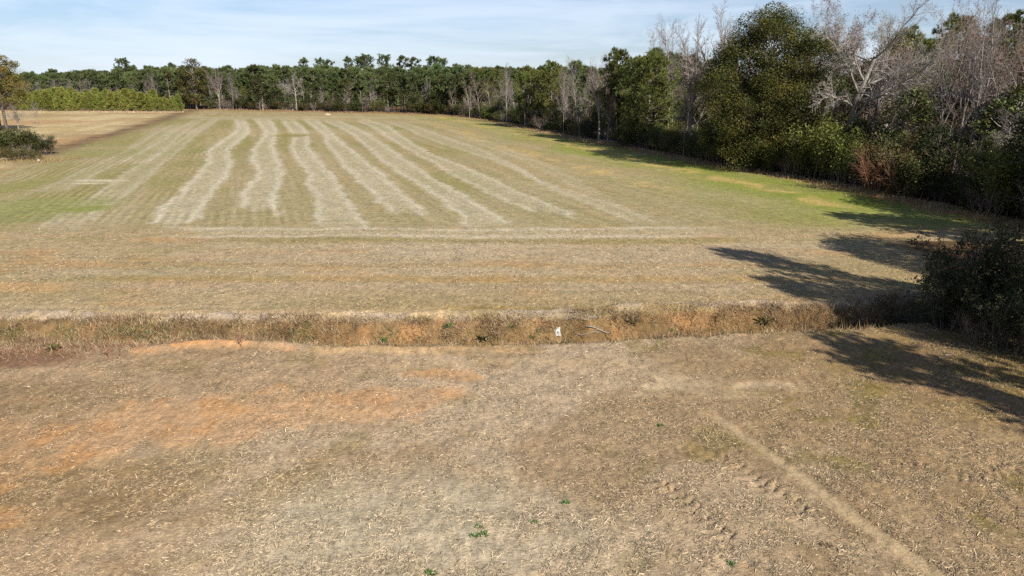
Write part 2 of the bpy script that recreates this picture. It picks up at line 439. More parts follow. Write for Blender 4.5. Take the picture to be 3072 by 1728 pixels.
    c = mixc(c, A(190, 172, 150), lip * (.7 + .25 * (X < -8)) * sm(.36, .52, n2))
    # ---- floor of the woods
    wm = sm(-.8, 1.2, -dw + w1 * 1.2) * (Y > 30)
    wm = np.maximum(wm, sm(-1.5, 3, Y - back_y(X) + w1 * 2))
    wm = np.maximum(wm, sm(23.5, 26.5, X + w1) * (Y <= 46) * (Y > -60))
    red = np.exp(-((dw - .7 + w1) / 1.5) ** 2) * (Y > 40) + np.exp(-((back_y(X) - Y - 3 + w1 * 2) / 5) ** 2)
    c = mixc(c, A(168, 120, 82), np.clip(red, 0, 1) * .75)
    c = mixc(c, mixc(np.ones(X.shape + (3,)) * A(118, 88, 64), A(92, 76, 52), n2), wm * .95)
    straw = straw * (1 - .6 * wm)
    # far beyond
    return np.clip(c, 0.005, .9), np.clip(straw, 0, 1)

# ------------------------------------------------------------------ mesh helpers
def mk_mesh(name, V, faces, attrs=None, smooth=False, cols=None, mi=None):
    """faces: list of int arrays, each (n, k)"""
    me = bpy.data.meshes.new(name)
    V = np.ascontiguousarray(V, np.float32)
    me.vertices.add(len(V)); me.vertices.foreach_set('co', V.ravel())
    faces = [np.asarray(f, np.int32) for f in faces if len(f)]
    loops = np.concatenate([f.ravel() for f in faces])
    tot = np.concatenate([np.full(len(f), f.shape[1], np.int32) for f in faces])
    start = np.concatenate([[0], np.cumsum(tot)[:-1]]).astype(np.int32)
    me.loops.add(len(loops)); me.loops.foreach_set('vertex_index', loops)
    me.polygons.add(len(tot)); me.polygons.foreach_set('loop_start', start); me.polygons.foreach_set('loop_total', tot)
    if smooth:
        me.polygons.foreach_set('use_smooth', np.ones(len(tot), bool))
    if mi is not None:
        me.polygons.foreach_set('material_index', np.ascontiguousarray(mi, np.int32))
    for k, a in (attrs or {}).items():
        at = me.attributes.new(k, 'FLOAT', 'POINT'); at.data.foreach_set('value', np.ascontiguousarray(a, np.float32))
    for k, a in (cols or {}).items():
        at = me.attributes.new(k, 'FLOAT_COLOR', 'POINT')
        rgba = np.ones((len(a), 4), np.float32); rgba[:, :3] = a
        at.data.foreach_set('color', rgba.ravel())
    me.update(calc_edges=True)
    return me

def new_obj(name, data, mat=None, parent=None, loc=None, rot=None, scale=None):
    o = bpy.data.objects.new(name, data)
    if mat is not None and data is not None and not data.materials:
        for m_ in (mat if isinstance(mat, tuple) else (mat,)): data.materials.append(m_)
    if parent is not None: o.parent = parent
    if loc is not None: o.location = loc
    if rot is not None: o.rotation_euler = rot
    if scale is not None: o.scale = scale
    COL.objects.link(o)
    return o

def tag(o, label=None, cat=None, group=None, kind=None):
    for k, v in (('label', label), ('category', cat), ('group', group), ('kind', kind)):
        if v: o[k] = v
    return o

# ------------------------------------------------------------------ materials
def mat_new(name):
    m = bpy.data.materials.new(name); m.use_nodes = True
    nt = m.node_tree; nt.nodes.clear()
    return m, nt

def N(nt, t, **kw):
    n = nt.nodes.new(t)
    for k, v in kw.items():
        if k in n.inputs: n.inputs[k].default_value = v
        else: setattr(n, k, v)
    return n

def rgb_mix(nt, a, b, fac, mode='MIX'):
    m = nt.nodes.new('ShaderNodeMix'); m.data_type = 'RGBA'; m.blend_type = mode
    for s, v in (('A', a), ('B', b)):
        if hasattr(v, 'links'): nt.links.new(v, m.inputs[s])
        else: m.inputs[s].default_value = (*v, 1)
    if hasattr(fac, 'links'): nt.links.new(fac, m.inputs['Factor'])
    else: m.inputs['Factor'].default_value = fac
    return m.outputs['Result']

def mrange(nt, v, a, b, c=0.0, d=1.0):
    r = nt.nodes.new('ShaderNodeMapRange')
    r.inputs['From Min'].default_value = a; r.inputs['From Max'].default_value = b
    r.inputs['To Min'].default_value = c; r.inputs['To Max'].default_value = d
    nt.links.new(v, r.inputs['Value'])
    return r.outputs[0]

def math_n(nt, op, a, b=None):
    m = nt.nodes.new('ShaderNodeMath'); m.operation = op
    for i, v in enumerate((a, b)):
        if v is None: continue
        if hasattr(v, 'links'): nt.links.new(v, m.inputs[i])
        else: m.inputs[i].default_value = v
    return m.outputs[0]

def noise(nt, vec, scale, detail=3, rough=.55, dist=0.0):
    n = N(nt, 'ShaderNodeTexNoise', Scale=scale, Detail=detail, Roughness=rough, Distortion=dist)
    nt.links.new(vec, n.inputs['Vector'])
    return n.outputs[0]

def bsdf(nt, col, rough=.9, spec=.15, normal=None):
    b = N(nt, 'ShaderNodeBsdfPrincipled', Roughness=rough)
    b.inputs['Specular IOR Level'].default_value = spec
    if hasattr(col, 'links'): nt.links.new(col, b.inputs['Base Color'])
    else: b.inputs['Base Color'].default_value = (*col, 1)
    if normal is not None: nt.links.new(normal, b.inputs['Normal'])
    o = nt.nodes.new('ShaderNodeOutputMaterial')
    nt.links.new(b.outputs[0], o.inputs['Surface'])
    return b

def ground_material():
    m, nt = mat_new('field_soil_and_straw')
    at = N(nt, 'ShaderNodeAttribute', attribute_name='col')
    st = N(nt, 'ShaderNodeAttribute', attribute_name='straw')
    geo = nt.nodes.new('ShaderNodeNewGeometry')
    P = geo.outputs['Position']
    mp = N(nt, 'ShaderNodeMapping'); mp.inputs['Scale'].default_value = (1.0, 1.7, 1.0); mp.inputs['Rotation'].default_value = (0, 0, .35)
    nt.links.new(P, mp.inputs['Vector'])
    nA = noise(nt, mp.outputs[0], 7.0, 4, .62, .4)
    nB = noise(nt, P, 26.0, 3, .6, .6)
    nC = noise(nt, P, 1.1, 4, .6)
    nD = noise(nt, mp.outputs[0], 13.0, 3, .6, 1.2)
    col = at.outputs['Color']
    # clods and thin spots: soil showing between straw
    dark = math_n(nt, 'MULTIPLY', mrange(nt, nA, .50, .30), math_n(nt, 'ADD', math_n(nt, 'MULTIPLY', st.outputs['Fac'], .55), .15))
    col = rgb_mix(nt, col, (.50, .45, .40), dark, 'MULTIPLY')
    light = math_n(nt, 'MULTIPLY', mrange(nt, nD, .53, .70), math_n(nt, 'ADD', math_n(nt, 'MULTIPLY', st.outputs['Fac'], .75), .12))
    col = rgb_mix(nt, col, (1.62, 1.60, 1.56), light, 'MULTIPLY')
    col = rgb_mix(nt, col, (.68, .65, .62), mrange(nt, nB, .52, .34, 0, .55), 'MULTIPLY')
    col = rgb_mix(nt, col, (1.18, 1.14, 1.08), mrange(nt, nC, .45, .65, 0, .8), 'MULTIPLY')
    col = rgb_mix(nt, col, (.82, .82, .80), mrange(nt, nC, .50, .32, 0, .8), 'MULTIPLY')
    mp2 = N(nt, 'ShaderNodeMapping'); mp2.inputs['Scale'].default_value = (2.6, 1.0, 1.0)
    nt.links.new(P, mp2.inputs['Vector'])
    nE = noise(nt, mp2.outputs[0], 1.7, 5, .72, .3)
    col = rgb_mix(nt, col, (1.30, 1.28, 1.24), mrange(nt, nE, .50, .68, 0, .9), 'MULTIPLY')
    col = rgb_mix(nt, col, (.70, .69, .66), mrange(nt, nE, .50, .33, 0, .9), 'MULTIPLY')
    h = math_n(nt, 'ADD', math_n(nt, 'MULTIPLY', nA, 1.0), math_n(nt, 'MULTIPLY', nB, .5))
    bp = N(nt, 'ShaderNodeBump', Strength=.55, Distance=.07)
    nt.links.new(h, bp.inputs['Height'])
    bsdf(nt, col, .95, .05, bp.outputs[0])
    return m

def attr_material(name, rough=.85, spec=.15, transl=0.0):
    m, nt = mat_new(name)
    at = N(nt, 'ShaderNodeAttribute', attribute_name='col')
    b = bsdf(nt, at.outputs['Color'], rough, spec)
    if transl:
        t = N(nt, 'ShaderNodeBsdfTranslucent'); nt.links.new(at.outputs['Color'], t.inputs['Color'])
        mx = nt.nodes.new('ShaderNodeMixShader'); mx.inputs[0].default_value = transl
        out = [n for n in nt.nodes if n.type == 'OUTPUT_MATERIAL'][0]
        nt.links.new(b.outputs[0], mx.inputs[1]); nt.links.new(t.outputs[0], mx.inputs[2]); nt.links.new(mx.outputs[0], out.inputs['Surface'])
    return m

def leaf_material(name, c0, c1, c2=None, transl=.22, var=.35):
    """c0..c1 by leaf, c2 mixed in by patches; brightness varies from plant to plant"""
    m, nt = mat_new(name)
    at = N(nt, 'ShaderNodeAttribute', attribute_name='v')
    oi = nt.nodes.new('ShaderNodeObjectInfo')
    geo = nt.nodes.new('ShaderNodeNewGeometry')
    col = rgb_mix(nt, c0, c1, at.outputs['Fac'])
    if c2 is not None:
        n = noise(nt, geo.outputs['Position'], .45, 3, .6)
        col = rgb_mix(nt, col, c2, mrange(nt, n, .48, .66, 0, .8))
    k = mrange(nt, oi.outputs['Random'], 0, 1, 1 - var, 1 + var)
    hsv = N(nt, 'ShaderNodeHueSaturation', Saturation=1.0)
    nt.links.new(col, hsv.inputs['Color']); nt.links.new(k, hsv.inputs['Value'])
    nt.links.new(mrange(nt, math_n(nt, 'FRACT', math_n(nt, 'MULTIPLY', oi.outputs['Random'], 7.13)), 0, 1, .485, .515), hsv.inputs['Hue'])
    b = bsdf(nt, hsv.outputs[0], .62, .25)
    t = N(nt, 'ShaderNodeBsdfTranslucent'); nt.links.new(hsv.outputs[0], t.inputs['Color'])
    mx = nt.nodes.new('ShaderNodeMixShader'); mx.inputs[0].default_value = transl
    out = [n for n in nt.nodes if n.type == 'OUTPUT_MATERIAL'][0]
    nt.links.new(b.outputs[0], mx.inputs[1]); nt.links.new(t.outputs[0], mx.inputs[2]); nt.links.new(mx.outputs[0], out.inputs['Surface'])
    return m

def bark_material(name, c0, c1, scale=3.0, var=.2):
    m, nt = mat_new(name)
    geo = nt.nodes.new('ShaderNodeNewGeometry'); oi = nt.nodes.new('ShaderNodeObjectInfo')
    mp = N(nt, 'ShaderNodeMapping'); mp.inputs['Scale'].default_value = (1, 1, .3)
    nt.links.new(geo.outputs['Position'], mp.inputs['Vector'])
    n = noise(nt, mp.outputs[0], scale, 4, .65)
    col = rgb_mix(nt, c0, c1, mrange(nt, n, .36, .64))
    hsv = N(nt, 'ShaderNodeHueSaturation'); nt.links.new(col, hsv.inputs['Color'])
    nt.links.new(mrange(nt, oi.outputs['Random'], 0, 1, 1 - var, 1 + var), hsv.inputs['Value'])
    bp = N(nt, 'ShaderNodeBump', Strength=.5, Distance=.05); nt.links.new(n, bp.inputs['Height'])
    bsdf(nt, hsv.outputs[0], .9, .1, bp.outputs[0])
    return m

M = {}
M['ground'] = ground_material()
M['straw'] = attr_material('dry_straw', .8, .2, .12)
M['weed'] = attr_material('dry_weeds', .85, .1, .2)
M['pine'] = leaf_material('pine_needles', (.058, .084, .022), (.180, .200, .048), (.160, .150, .040), .25, .22)
M['pine_far'] = leaf_material('pine_needles_far', (.050, .078, .030), (.115, .145, .050), (.115, .110, .040), .18, .30)
M['young'] = leaf_material('young_pine_needles', (.150, .180, .036), (.310, .320, .075), (.260, .235, .065), .32, .18)
M['oak'] = leaf_material('evergreen_oak_leaves', (.030, .044, .014), (.105, .112, .024), (.150, .128, .024), .18, .15)
M['olive'] = leaf_material('olive_leaves', (.05, .06, .018), (.12, .115, .03), (.14, .10, .03), .2, .25)
M['yellow'] = leaf_material('turning_leaves', (.11, .11, .03), (.22, .17, .04), (.10, .11, .035), .25, .2)
M['russet'] = leaf_material('russet_leaves', (.16, .075, .04), (.26, .13, .07), (.16, .10, .07), .25, .25)
M['shrub'] = leaf_material('shrub_leaves', (.035, .050, .014), (.10, .115, .030), (.12, .10, .035), .22, .35)
M['shrub_light'] = leaf_material('light_shrub_leaves', (.09, .11, .02), (.19, .20, .04), (.10, .10, .03), .25, .25)
M['dark_leaf'] = leaf_material('dark_thicket_leaves', (.020, .028, .010), (.06, .065, .02), None, .15, .2)
M['green_weed'] = leaf_material('green_weed_leaves', (.07, .14, .03), (.17, .27, .08), None, .25, .15)
M['grass_dry'] = leaf_material('dry_grass_blades', (.22, .15, .08), (.42, .33, .19), None, .25, .2)
M['pine_bark'] = bark_material('pine_bark', (.17, .135, .11), (.30, .25, .21), 2.5)
M['grey_bark'] = bark_material('grey_bark', (.18, .155, .13), (.34, .30, .26), 2.2)
M['pale_bark'] = bark_material('pale_bark', (.17, .15, .125), (.34, .305, .265), 1.6)
M['twig'] = bark_material('grey_twigs', (.13, .11, .10), (.23, .20, .185), .6, .18)
M['twig_lilac'] = bark_material('lilac_grey_twigs', (.15, .118, .11), (.235, .19, .18), .5, .15)
M['twig_pale'] = bark_material('pale_twigs', (.19, .17, .15), (.34, .31, .275), .6, .12)
M['twig_brown'] = bark_material('brown_twigs', (.13, .095, .07), (.23, .17, .13), .7, .25)
M['twig_red'] = bark_material('red_brown_twigs', (.20, .095, .055), (.30, .155, .085), .7, .1)
M['dark_bark'] = bark_material('dark_bark', (.07, .055, .045), (.14, .115, .095), 2.0)

# ------------------------------------------------------------------ the ground: one sheet out to the horizon
def ground():
    ys = [np.linspace(-300, -20, 12), np.arange(-18, 11.6, 1.6), np.arange(11.8, 21.0, .085), np.arange(21.0, 34.0, .115)]
    y = 34.0; ext = []
    while y < 340: ext.append(y); y += .125 * (y / 34) ** 1.5
    while y < 9000: ext.append(y); y *= 1.13
    ys = np.concatenate(ys + [np.array(ext)])
    u = np.concatenate([-np.geomspace(60, .86, 26), np.linspace(-.84, .84, 500), np.geomspace(.86, 60, 26)])
    w = np.maximum(ys, 11.0) + 2.0
    w = np.where(ys > 340, 342 + (ys - 340) * .5, w)
    X = u[None, :] * w[:, None]; Y = np.repeat(ys[:, None], len(u), 1)
    shp = X.shape
    X = X.ravel(); Y = Y.ravel()
    Zh = height(X, Y)
    c, st = macro(X, Y)
    nr, nc = shp
    i = np.arange((nr - 1) * nc).reshape(nr - 1, nc)[:, :-1].ravel()
    F = np.stack([i, i + 1, i + nc + 1, i + nc], 1)
    me = mk_mesh('ground', np.stack([X, Y, Zh], 1), [F], {'straw': st}, True, {'col': c})
    o = new_obj('ground', me, M['ground'])
    tag(o, kind='structure')
ground()

# ------------------------------------------------------------------ loose straw on the nearer ground
def straw_litter():
    n = 560000
    Y = 12.2 * (50 / 12.2) ** rng.random(n)
    X = (rng.random(n) * 2 - 1) * (Y + 1.5) * .80
    clump = fbm(X / .55, Y / .55, 81, 3)
    k0 = rng.random(n) < (.10 + 1.0 * sm(.36, .60, clump)) * (.5 + .75 * sm(.38, .6, fbm(X / 2.6, Y / 2.6, 83, 3)))
    X, Y = X[k0], Y[k0]; n = len(X)
    c, st = macro(X, Y)
    keep = rng.random(n) < st
    s, _, _ = ditch(X, Y)
    keep &= ~((s > -.05) & (s < 1.0))
    keep &= seg_dist(X, Y, TRAIL) > .24
    X, Y, c = X[keep], Y[keep], c[keep]; n = len(X)
    Z = height(X, Y)
    L = rng.gamma(3.0, .018, n) + .026; L *= 1 + .4 * sm(20, 45, Y)
    w = rng.uniform(.004, .009, n) * (1 + .5 * sm(18, 45, Y))
    a = np.where(rng.random(n) < .6, rng.normal(.12, .55, n), rng.random(n) * 2 * math.pi); el = rng.normal(.16, .2, n)
    up = rng.random(n) < .06; el[up] = rng.uniform(.6, 1.4, up.sum()); L[up] *= .9
    d = np.stack([np.cos(a) * np.cos(el), np.sin(a) * np.cos(el), np.sin(el)], 1)
    sd = np.stack([-np.sin(a), np.cos(a), rng.normal(0, .4, n)], 1)
    p = np.stack([X, Y, Z + .004 + .012 * rng.random(n)], 1)
    base = p - d * (L * .5)[:, None] * np.where(up, 0, 1)[:, None]
    tip = base + d * L[:, None]
    base[:, 2] = np.maximum(base[:, 2], Z + .001)
    V = np.stack([base - sd * w[:, None], base + sd * w[:, None], tip + sd * w[:, None] * .6, tip - sd * w[:, None] * .6], 1).reshape(-1, 3)
    F = np.arange(4 * n).reshape(n, 4)
    br = np.where(rng.random(n) < .42, rng.uniform(.35, .8, n), rng.uniform(.85, 1.8, n))
    pale = lin(206, 184, 150) * ALB
    cc = (c * .55 + pale * .45) * br[:, None]
    me = mk_mesh('straw_litter', V, [F], None, False, {'col': np.repeat(np.clip(cc, 0, .75), 4, 0)})
    o = new_obj('straw_litter', me, M['straw'])
    tag(o, 'short dry straw and chaff strewn over the harvested field', 'straw', kind='stuff')
straw_litter()

# ------------------------------------------------------------------ plant builders
pr = random.Random(11)

def v_add(a, b, k=1.0): return (a[0] + b[0] * k, a[1] + b[1] * k, a[2] + b[2] * k)
def v_norm(a):
    l = math.sqrt(a[0] * a[0] + a[1] * a[1] + a[2] * a[2]) or 1.0
    return (a[0] / l, a[1] / l, a[2] / l)
def v_tilt(d, ang, az):
    """direction at angle ang from d, turned az about it"""
    r = (0, 0, 1) if abs(d[2]) < .9 else (1, 0, 0)
    u = v_norm((d[1] * r[2] - d[2] * r[1], d[2] * r[0] - d[0] * r[2], d[0] * r[1] - d[1] * r[0]))
    w = (d[1] * u[2] - d[2] * u[1], d[2] * u[0] - d[0] * u[2], d[0] * u[1] - d[1] * u[0])
    c, s = math.cos(ang), math.sin(ang); ca, sa = math.cos(az), math.sin(az)
    return v_norm(tuple(d[i] * c + (u[i] * ca + w[i] * sa) * s for i in range(3)))

def grow(P, lvl, p, d, L, r, out, tips):
    c = P[lvl]; n = c['n']; last = lvl == len(P) - 1
    pts = [(p, d, r)]
    for i in range(n):
        j = c.get('jit', .15)
        d = v_norm((d[0] + pr.gauss(0, j), d[1] + pr.gauss(0, j), d[2] + pr.gauss(0, j) + c.get('up', 0)))
        q = v_add(p, d, L / n)
        r1 = max(r * (1 - c.get('tap', .75) / n), .003) if True else r
        rr = pts[0][2] * (1 - c.get('tap', .75) * (i + 1) / n)
        out[lvl].append((*p, *q, pts[-1][2], max(rr, .003)))
        p = q; pts.append((p, d, max(rr, .003)))
    tips.append((p, d, lvl))
    if last: return
    k = pr.randint(*c['kids']); t0 = c.get('t0', .3); az = pr.random() * 6.28
    for i in range(k):
        t = t0 + (1 - t0) * ((i + pr.random()) / k)
        f = t * n; a = min(int(f), n - 1); f -= a
        pp = tuple(pts[a][0][x] * (1 - f) + pts[a + 1][0][x] * f for x in range(3))
        az += 2.4 + pr.gauss(0, .5)
        ang = math.radians(pr.uniform(*c['ang']))
        dd = v_tilt(pts[a + 1][1], ang, az)
        ln = L * pr.uniform(*c['lr']) * (1 - c.get('fall', .45) * (t - t0) / (1 - t0 + 1e-6))
        grow(P, lvl + 1, pp, dd, ln, max(pts[a][2] * c.get('rr', .5), .004), out, tips)

def tubes(segs, sides):
    S = np.asarray(segs, float)
    if not len(S): return np.zeros((0, 3)), np.zeros((0, 4), int)
    p0, p1 = S[:, 0:3], S[:, 3:6]
    ax = p1 - p0; ax /= np.linalg.norm(ax, axis=1)[:, None] + 1e-9
    ref = np.where(np.abs(ax[:, 2:3]) < .9, np.array([[0, 0, 1.]]), np.array([[1., 0, 0]]))
    u = np.cross(ax, ref); u /= np.linalg.norm(u, axis=1)[:, None]
    w = np.cross(ax, u)
    an = np.arange(sides) * 2 * math.pi / sides
    ring = np.cos(an)[None, :, None] * u[:, None] + np.sin(an)[None, :, None] * w[:, None]
    a = p0[:, None] - ax[:, None] * (S[:, 6] * .3)[:, None, None] + ring * S[:, 6][:, None, None]; b = p1[:, None] + ring * S[:, 7][:, None, None]
    V = np.concatenate([a, b], 1).reshape(-1, 3)
    base = np.arange(len(S))[:, None] * 2 * sides
    i = np.arange(sides)[None, :]; j = (i + 1) % sides
    F = np.stack([base + i, base + j, base + sides + j, base + sides + i], 2).reshape(-1, 4)
    return V, F

def tube_mesh(name, groups):
    Vs, Fs, o = [], [], 0
    for segs, sides in groups:
        V, F = tubes(segs, sides)
        if len(V): Vs.append(V); Fs.append(F + o); o += len(V)
    return mk_mesh(name, np.concatenate(Vs), [np.concatenate(Fs)], None, True)

def rand_dirs(n):
    d = rng.normal(size=(n, 3)); return d / np.linalg.norm(d, axis=1)[:, None]

def needles(P, D, K, L, W, spread=.9, up=.15):
    """K narrow sprays round each tuft"""
    P = np.repeat(np.asarray(P, float), K, 0); D = np.repeat(np.asarray(D, float), K, 0)
    n = len(P)
    d = D + rand_dirs(n) * spread + np.array([0, 0, up]); d /= np.linalg.norm(d, axis=1)[:, None]
    s = np.cross(d, rand_dirs(n)); s /= np.linalg.norm(s, axis=1)[:, None] + 1e-9
    l = L * rng.uniform(.6, 1.2, n)[:, None]; w = W * rng.uniform(.7, 1.3, n)[:, None]
    V = np.stack([P + s * w * .35, P + d * l * .6 + s * w, P + d * l, P + d * l * .6 - s * w * .2], 1)
    V = V[:, [0, 1, 2]] if False else np.stack([P - s * w, P + s * w, P + d * l], 1)
    return V.reshape(-1, 3), np.arange(3 * n).reshape(n, 3), np.repeat(rng.random(n), 3)

def leaves(P, L, W, flat=.6):
    P = np.asarray(P, float); n = len(P)
    nrm = rand_dirs(n); nrm[:, 2] = np.abs(nrm[:, 2]) + flat; nrm /= np.linalg.norm(nrm, axis=1)[:, None]
    a = np.cross(nrm, rand_dirs(n)); a /= np.linalg.norm(a, axis=1)[:, None] + 1e-9
    b = np.cross(nrm, a)
    l = (L * rng.uniform(.6, 1.3, n))[:, None]; w = (W * rng.uniform(.6, 1.3, n))[:, None]
    V = np.stack([P - a * l * .5, P + b * w * .5, P + a * l * .5, P - b * w * .5], 1)
    return V.reshape(-1, 3), np.arange(4 * n).reshape(n, 4), np.repeat(rng.random(n), 4)

def crown_mesh(name, V, F, v, segs, sides):
    """leaves or needles with the branches that carry them"""
    TV, TF = tubes(segs, sides)
    return mk_mesh(name, np.concatenate([V, TV]), [F, TF + len(V)], {'v': np.concatenate([v, np.zeros(len(TV))])}, False, None,
                   np.concatenate([np.zeros(len(F)), np.ones(len(TF))]))

PROTO = {}
def proto(key, name, *parts):
    PROTO[key] = (name, parts)

PLACED = []
def plant(key, x, y, rz=None, s=1.0, sxy=None, label=None, cat='tree', group=None, name=None, sink=.08, tilt=(0, 0)):
    nm, parts = PROTO[key]
    z = float(height(np.array([x]), np.array([y]))[0]) - sink
    sxy = s if sxy is None else sxy
    e = new_obj(name or nm, None, None, None, (x, y, z), (tilt[0], tilt[1], pr.random() * 6.28 if rz is None else rz), (sxy, sxy, s))
    e.empty_display_size = .3
    tag(e, label, cat, group)
    for pn, me, mat in parts:
        new_obj(pn, me, mat, e)
    PLACED.append((key, x, y))
    return e

def make_pine(key, H, c0, R, nb, K, nl, nw, mat, bark, sub=3, tr=.011, lean=.02, dense=1.0, dead=6, dome=True):
    out = []; tp = []; td = []; br = []
    n = 12; p = (0, 0, -.3); d = v_norm((pr.gauss(0, lean), pr.gauss(0, lean), 1))
    r0 = H * tr; trunk = []; pts = []
    for i in range(n):
        d = v_norm((d[0] + pr.gauss(0, .012), d[1] + pr.gauss(0, .012), d[2]))
        q = v_add(p, d, (H + .3) / n)
        a, b = r0 * (1 - .85 * i / n), r0 * (1 - .85 * (i + 1) / n)
        if i == 0: a *= 1.25
        trunk.append((*p, *q, a, b)); pts.append((p, q)); p = q
    def on(t):
        f = t * n; i = min(int(f), n - 1); f -= i
        return tuple(pts[i][0][x] * (1 - f) + pts[i][1][x] * f for x in range(3))
    for k in range(dead):       # dead stubs below the crown
        t = pr.uniform(max(.25, c0 - .3), c0); az = pr.random() * 6.28
        s = on(t); dd = v_norm((math.cos(az), math.sin(az), pr.uniform(-.1, .3)))
        br.append((*s, *v_add(s, dd, pr.uniform(.4, R * .45)), .03, .008))
    az = 0.0
    for i in range(nb):
        t = (i + pr.random() * .8) / nb
        h = c0 + (1 - c0) * t
        prof = (1 - t) ** .62 * min(1.0, (t + .22) / .42)
        if dome: prof = (1 - t ** 2.4) ** .6 * min(1.0, (t + .30) / .62)
        L = R * prof * pr.uniform(.5, 1.2) + .25
        az += 2.4 + pr.gauss(0, .45)
        el = math.radians(-8 + 62 * t ** 1.2 + pr.gauss(0, 9))
        dd = (math.cos(az) * math.cos(el), math.sin(az) * math.cos(el), math.sin(el))
        s = on(min(h, .995)); m = 4; rb = .018 + .012 * L
        for j in range(m):
            dd = v_norm((dd[0] + pr.gauss(0, .10), dd[1] + pr.gauss(0, .10), dd[2] + .05 + pr.gauss(0, .07)))
            q = v_add(s, dd, L / m)
            br.append((*s, *q, rb * (1 - .8 * j / m), rb * (1 - .8 * (j + 1) / m)))
            f = (j + 1) / m
            if f > .3 or L < 1.0:
                for _ in range(max(1, int(round(sub * dense * (.6 + f))))):
                    sd = v_tilt(dd, math.radians(pr.uniform(25, 75)), pr.random() * 6.28)
                    sd = v_norm((sd[0], sd[1], sd[2] + .22))
                    sl = L * pr.uniform(.16, .36) + .15
                    e = v_add(q, sd, sl)
                    br.append((*q, *e, .014, .006))
                    tp.append(e); td.append(sd)
                    if sl > .5:
                        tp.append(v_add(q, sd, sl * .55)); td.append(sd)
                tp.append(q); td.append(dd)
            s = q
    tp.append(on(.999)); td.append((0, 0, 1))
    V, F, v = needles(tp, td, K, nl, nw)
    # darker towards random tuft groups
    vt = np.repeat(rng.random(len(tp)), K * 3)
    cm = crown_mesh(key + '_crown', V, F, np.clip(.55 * v + .45 * vt, 0, 1), br, 4)
    tm = tube_mesh(key + '_trunk', [(trunk, 8)])
    proto(key, 'pine_tree', ('trunk', tm, bark), ('crown', cm, (mat, bark)))

for i in range(5):
    make_pine(f'pf{i}', 20, pr.uniform(.48, .60), pr.uniform(4.0, 5.2), 40, 13, 1.0, .12, M['pine_far'], M['pine_bark'], sub=2, tr=.0095, dense=1.0, dead=5)
make_pine('pe0', 26, .74, 4.6, 26, 12, .95, .10, M['pine_far'], M['pine_bark'], sub=2, tr=.009)
make_pine('pe1', 26, .80, 4.0, 20, 12, .95, .10, M['pine_far'], M['pine_bark'], sub=2, tr=.009)
make_pine('pn0', 16, .24, 4.9, 66, 20, .58, .046, M['pine'], M['pine_bark'], sub=4, tr=.013, dense=1.1)
make_pine('pn1', 16, .32, 4.2, 58, 20, .58, .046, M['pine'], M['pine_bark'], sub=4, tr=.012, dense=1.0)
make_pine('pn2', 18, .40, 4.4, 56, 20, .60, .048, M['pine'], M['pine_bark'], sub=4, tr=.012, dense=1.0)
for i in range(3):
    make_pine(f'yp{i}', 7, .02, 1.7, 60, 11, .70, .055, M['young'], M['dark_bark'], sub=2, tr=.010, dense=.9, dead=0, dome=False)

def make_bare(key, name, H, P, r0, bark, twig, lean=0.0, leaf=None, leafn=0, leafL=.2, flare=1.3, leaflv=None, tw=1.35):
    out = [[] for _ in P]; tips = []
    d = v_norm((lean, lean * .3, 1))
    grow(P, 0, (0, 0, -.3), d, H, r0, out, tips)
    f = list(out[0][0]); f[6] *= flare; out[0][0] = tuple(f)
    fat = lambda S: [(*s[:6], max(s[6] * tw, .011), max(s[7] * tw, .008)) for s in S]
    out[2:] = [fat(S) for S in out[2:]]
    tm = tube_mesh(key + '_trunk', [(out[0], 9), (out[1], 6)])
    cm = tube_mesh(key + '_crown', [(sum(out[2:3], []), 4), (sum(out[3:], []), 3)])
    parts = [('trunk', tm, bark), ('crown', cm, twig)]
    if leaf is not None:
        tp = [t for t in tips if t[2] >= (leaflv or len(P) - 1)]
        Pn = np.array([t[0] for t in tp])
        Pn = np.repeat(Pn, leafn, 0) + rng.normal(0, .22, (len(Pn) * leafn, 3))
        V, F, v = leaves(Pn, leafL, leafL * .6, .2)
        parts.append(('foliage', mk_mesh(key + '_foliage', V, [F], {'v': v}), leaf))
    proto(key, name, *parts)

# tall upright hardwoods, leafless
def P_tall(a=18): return [
    dict(n=9, jit=.05, up=.03, kids=(20, 23), t0=.28, ang=(22, 48), lr=(.26, .42), rr=.50, fall=.55, tap=.85),
    dict(n=5, jit=.12, up=.07, kids=(9, 11), t0=.2, ang=(25, 50), lr=(.34, .54), rr=.48, tap=.8),
    dict(n=3, jit=.14, up=.05, kids=(7, 9), t0=.15, ang=(22, 50), lr=(.34, .55), rr=.55, tap=.7),
    dict(n=2, jit=.18, up=.04, tap=.6)]
def P_fork(): return [
    dict(n=4, jit=.05, up=.02, kids=(5, 6), t0=.60, ang=(10, 34), lr=(1.0, 1.55), rr=.66, fall=.1, tap=.45),
    dict(n=7, jit=.08, up=.045, kids=(13, 15), t0=.18, ang=(22, 46), lr=(.24, .40), rr=.42, fall=.5, tap=.85),
    dict(n=4, jit=.13, up=.06, kids=(7, 9), t0=.2, ang=(24, 50), lr=(.36, .56), rr=.5, tap=.75),
    dict(n=3, jit=.16, up=.04, kids=(4, 5), t0=.25, ang=(22, 48), lr=(.35, .55), rr=.6, tap=.6),
    dict(n=2, jit=.18, up=.03, tap=.5)]
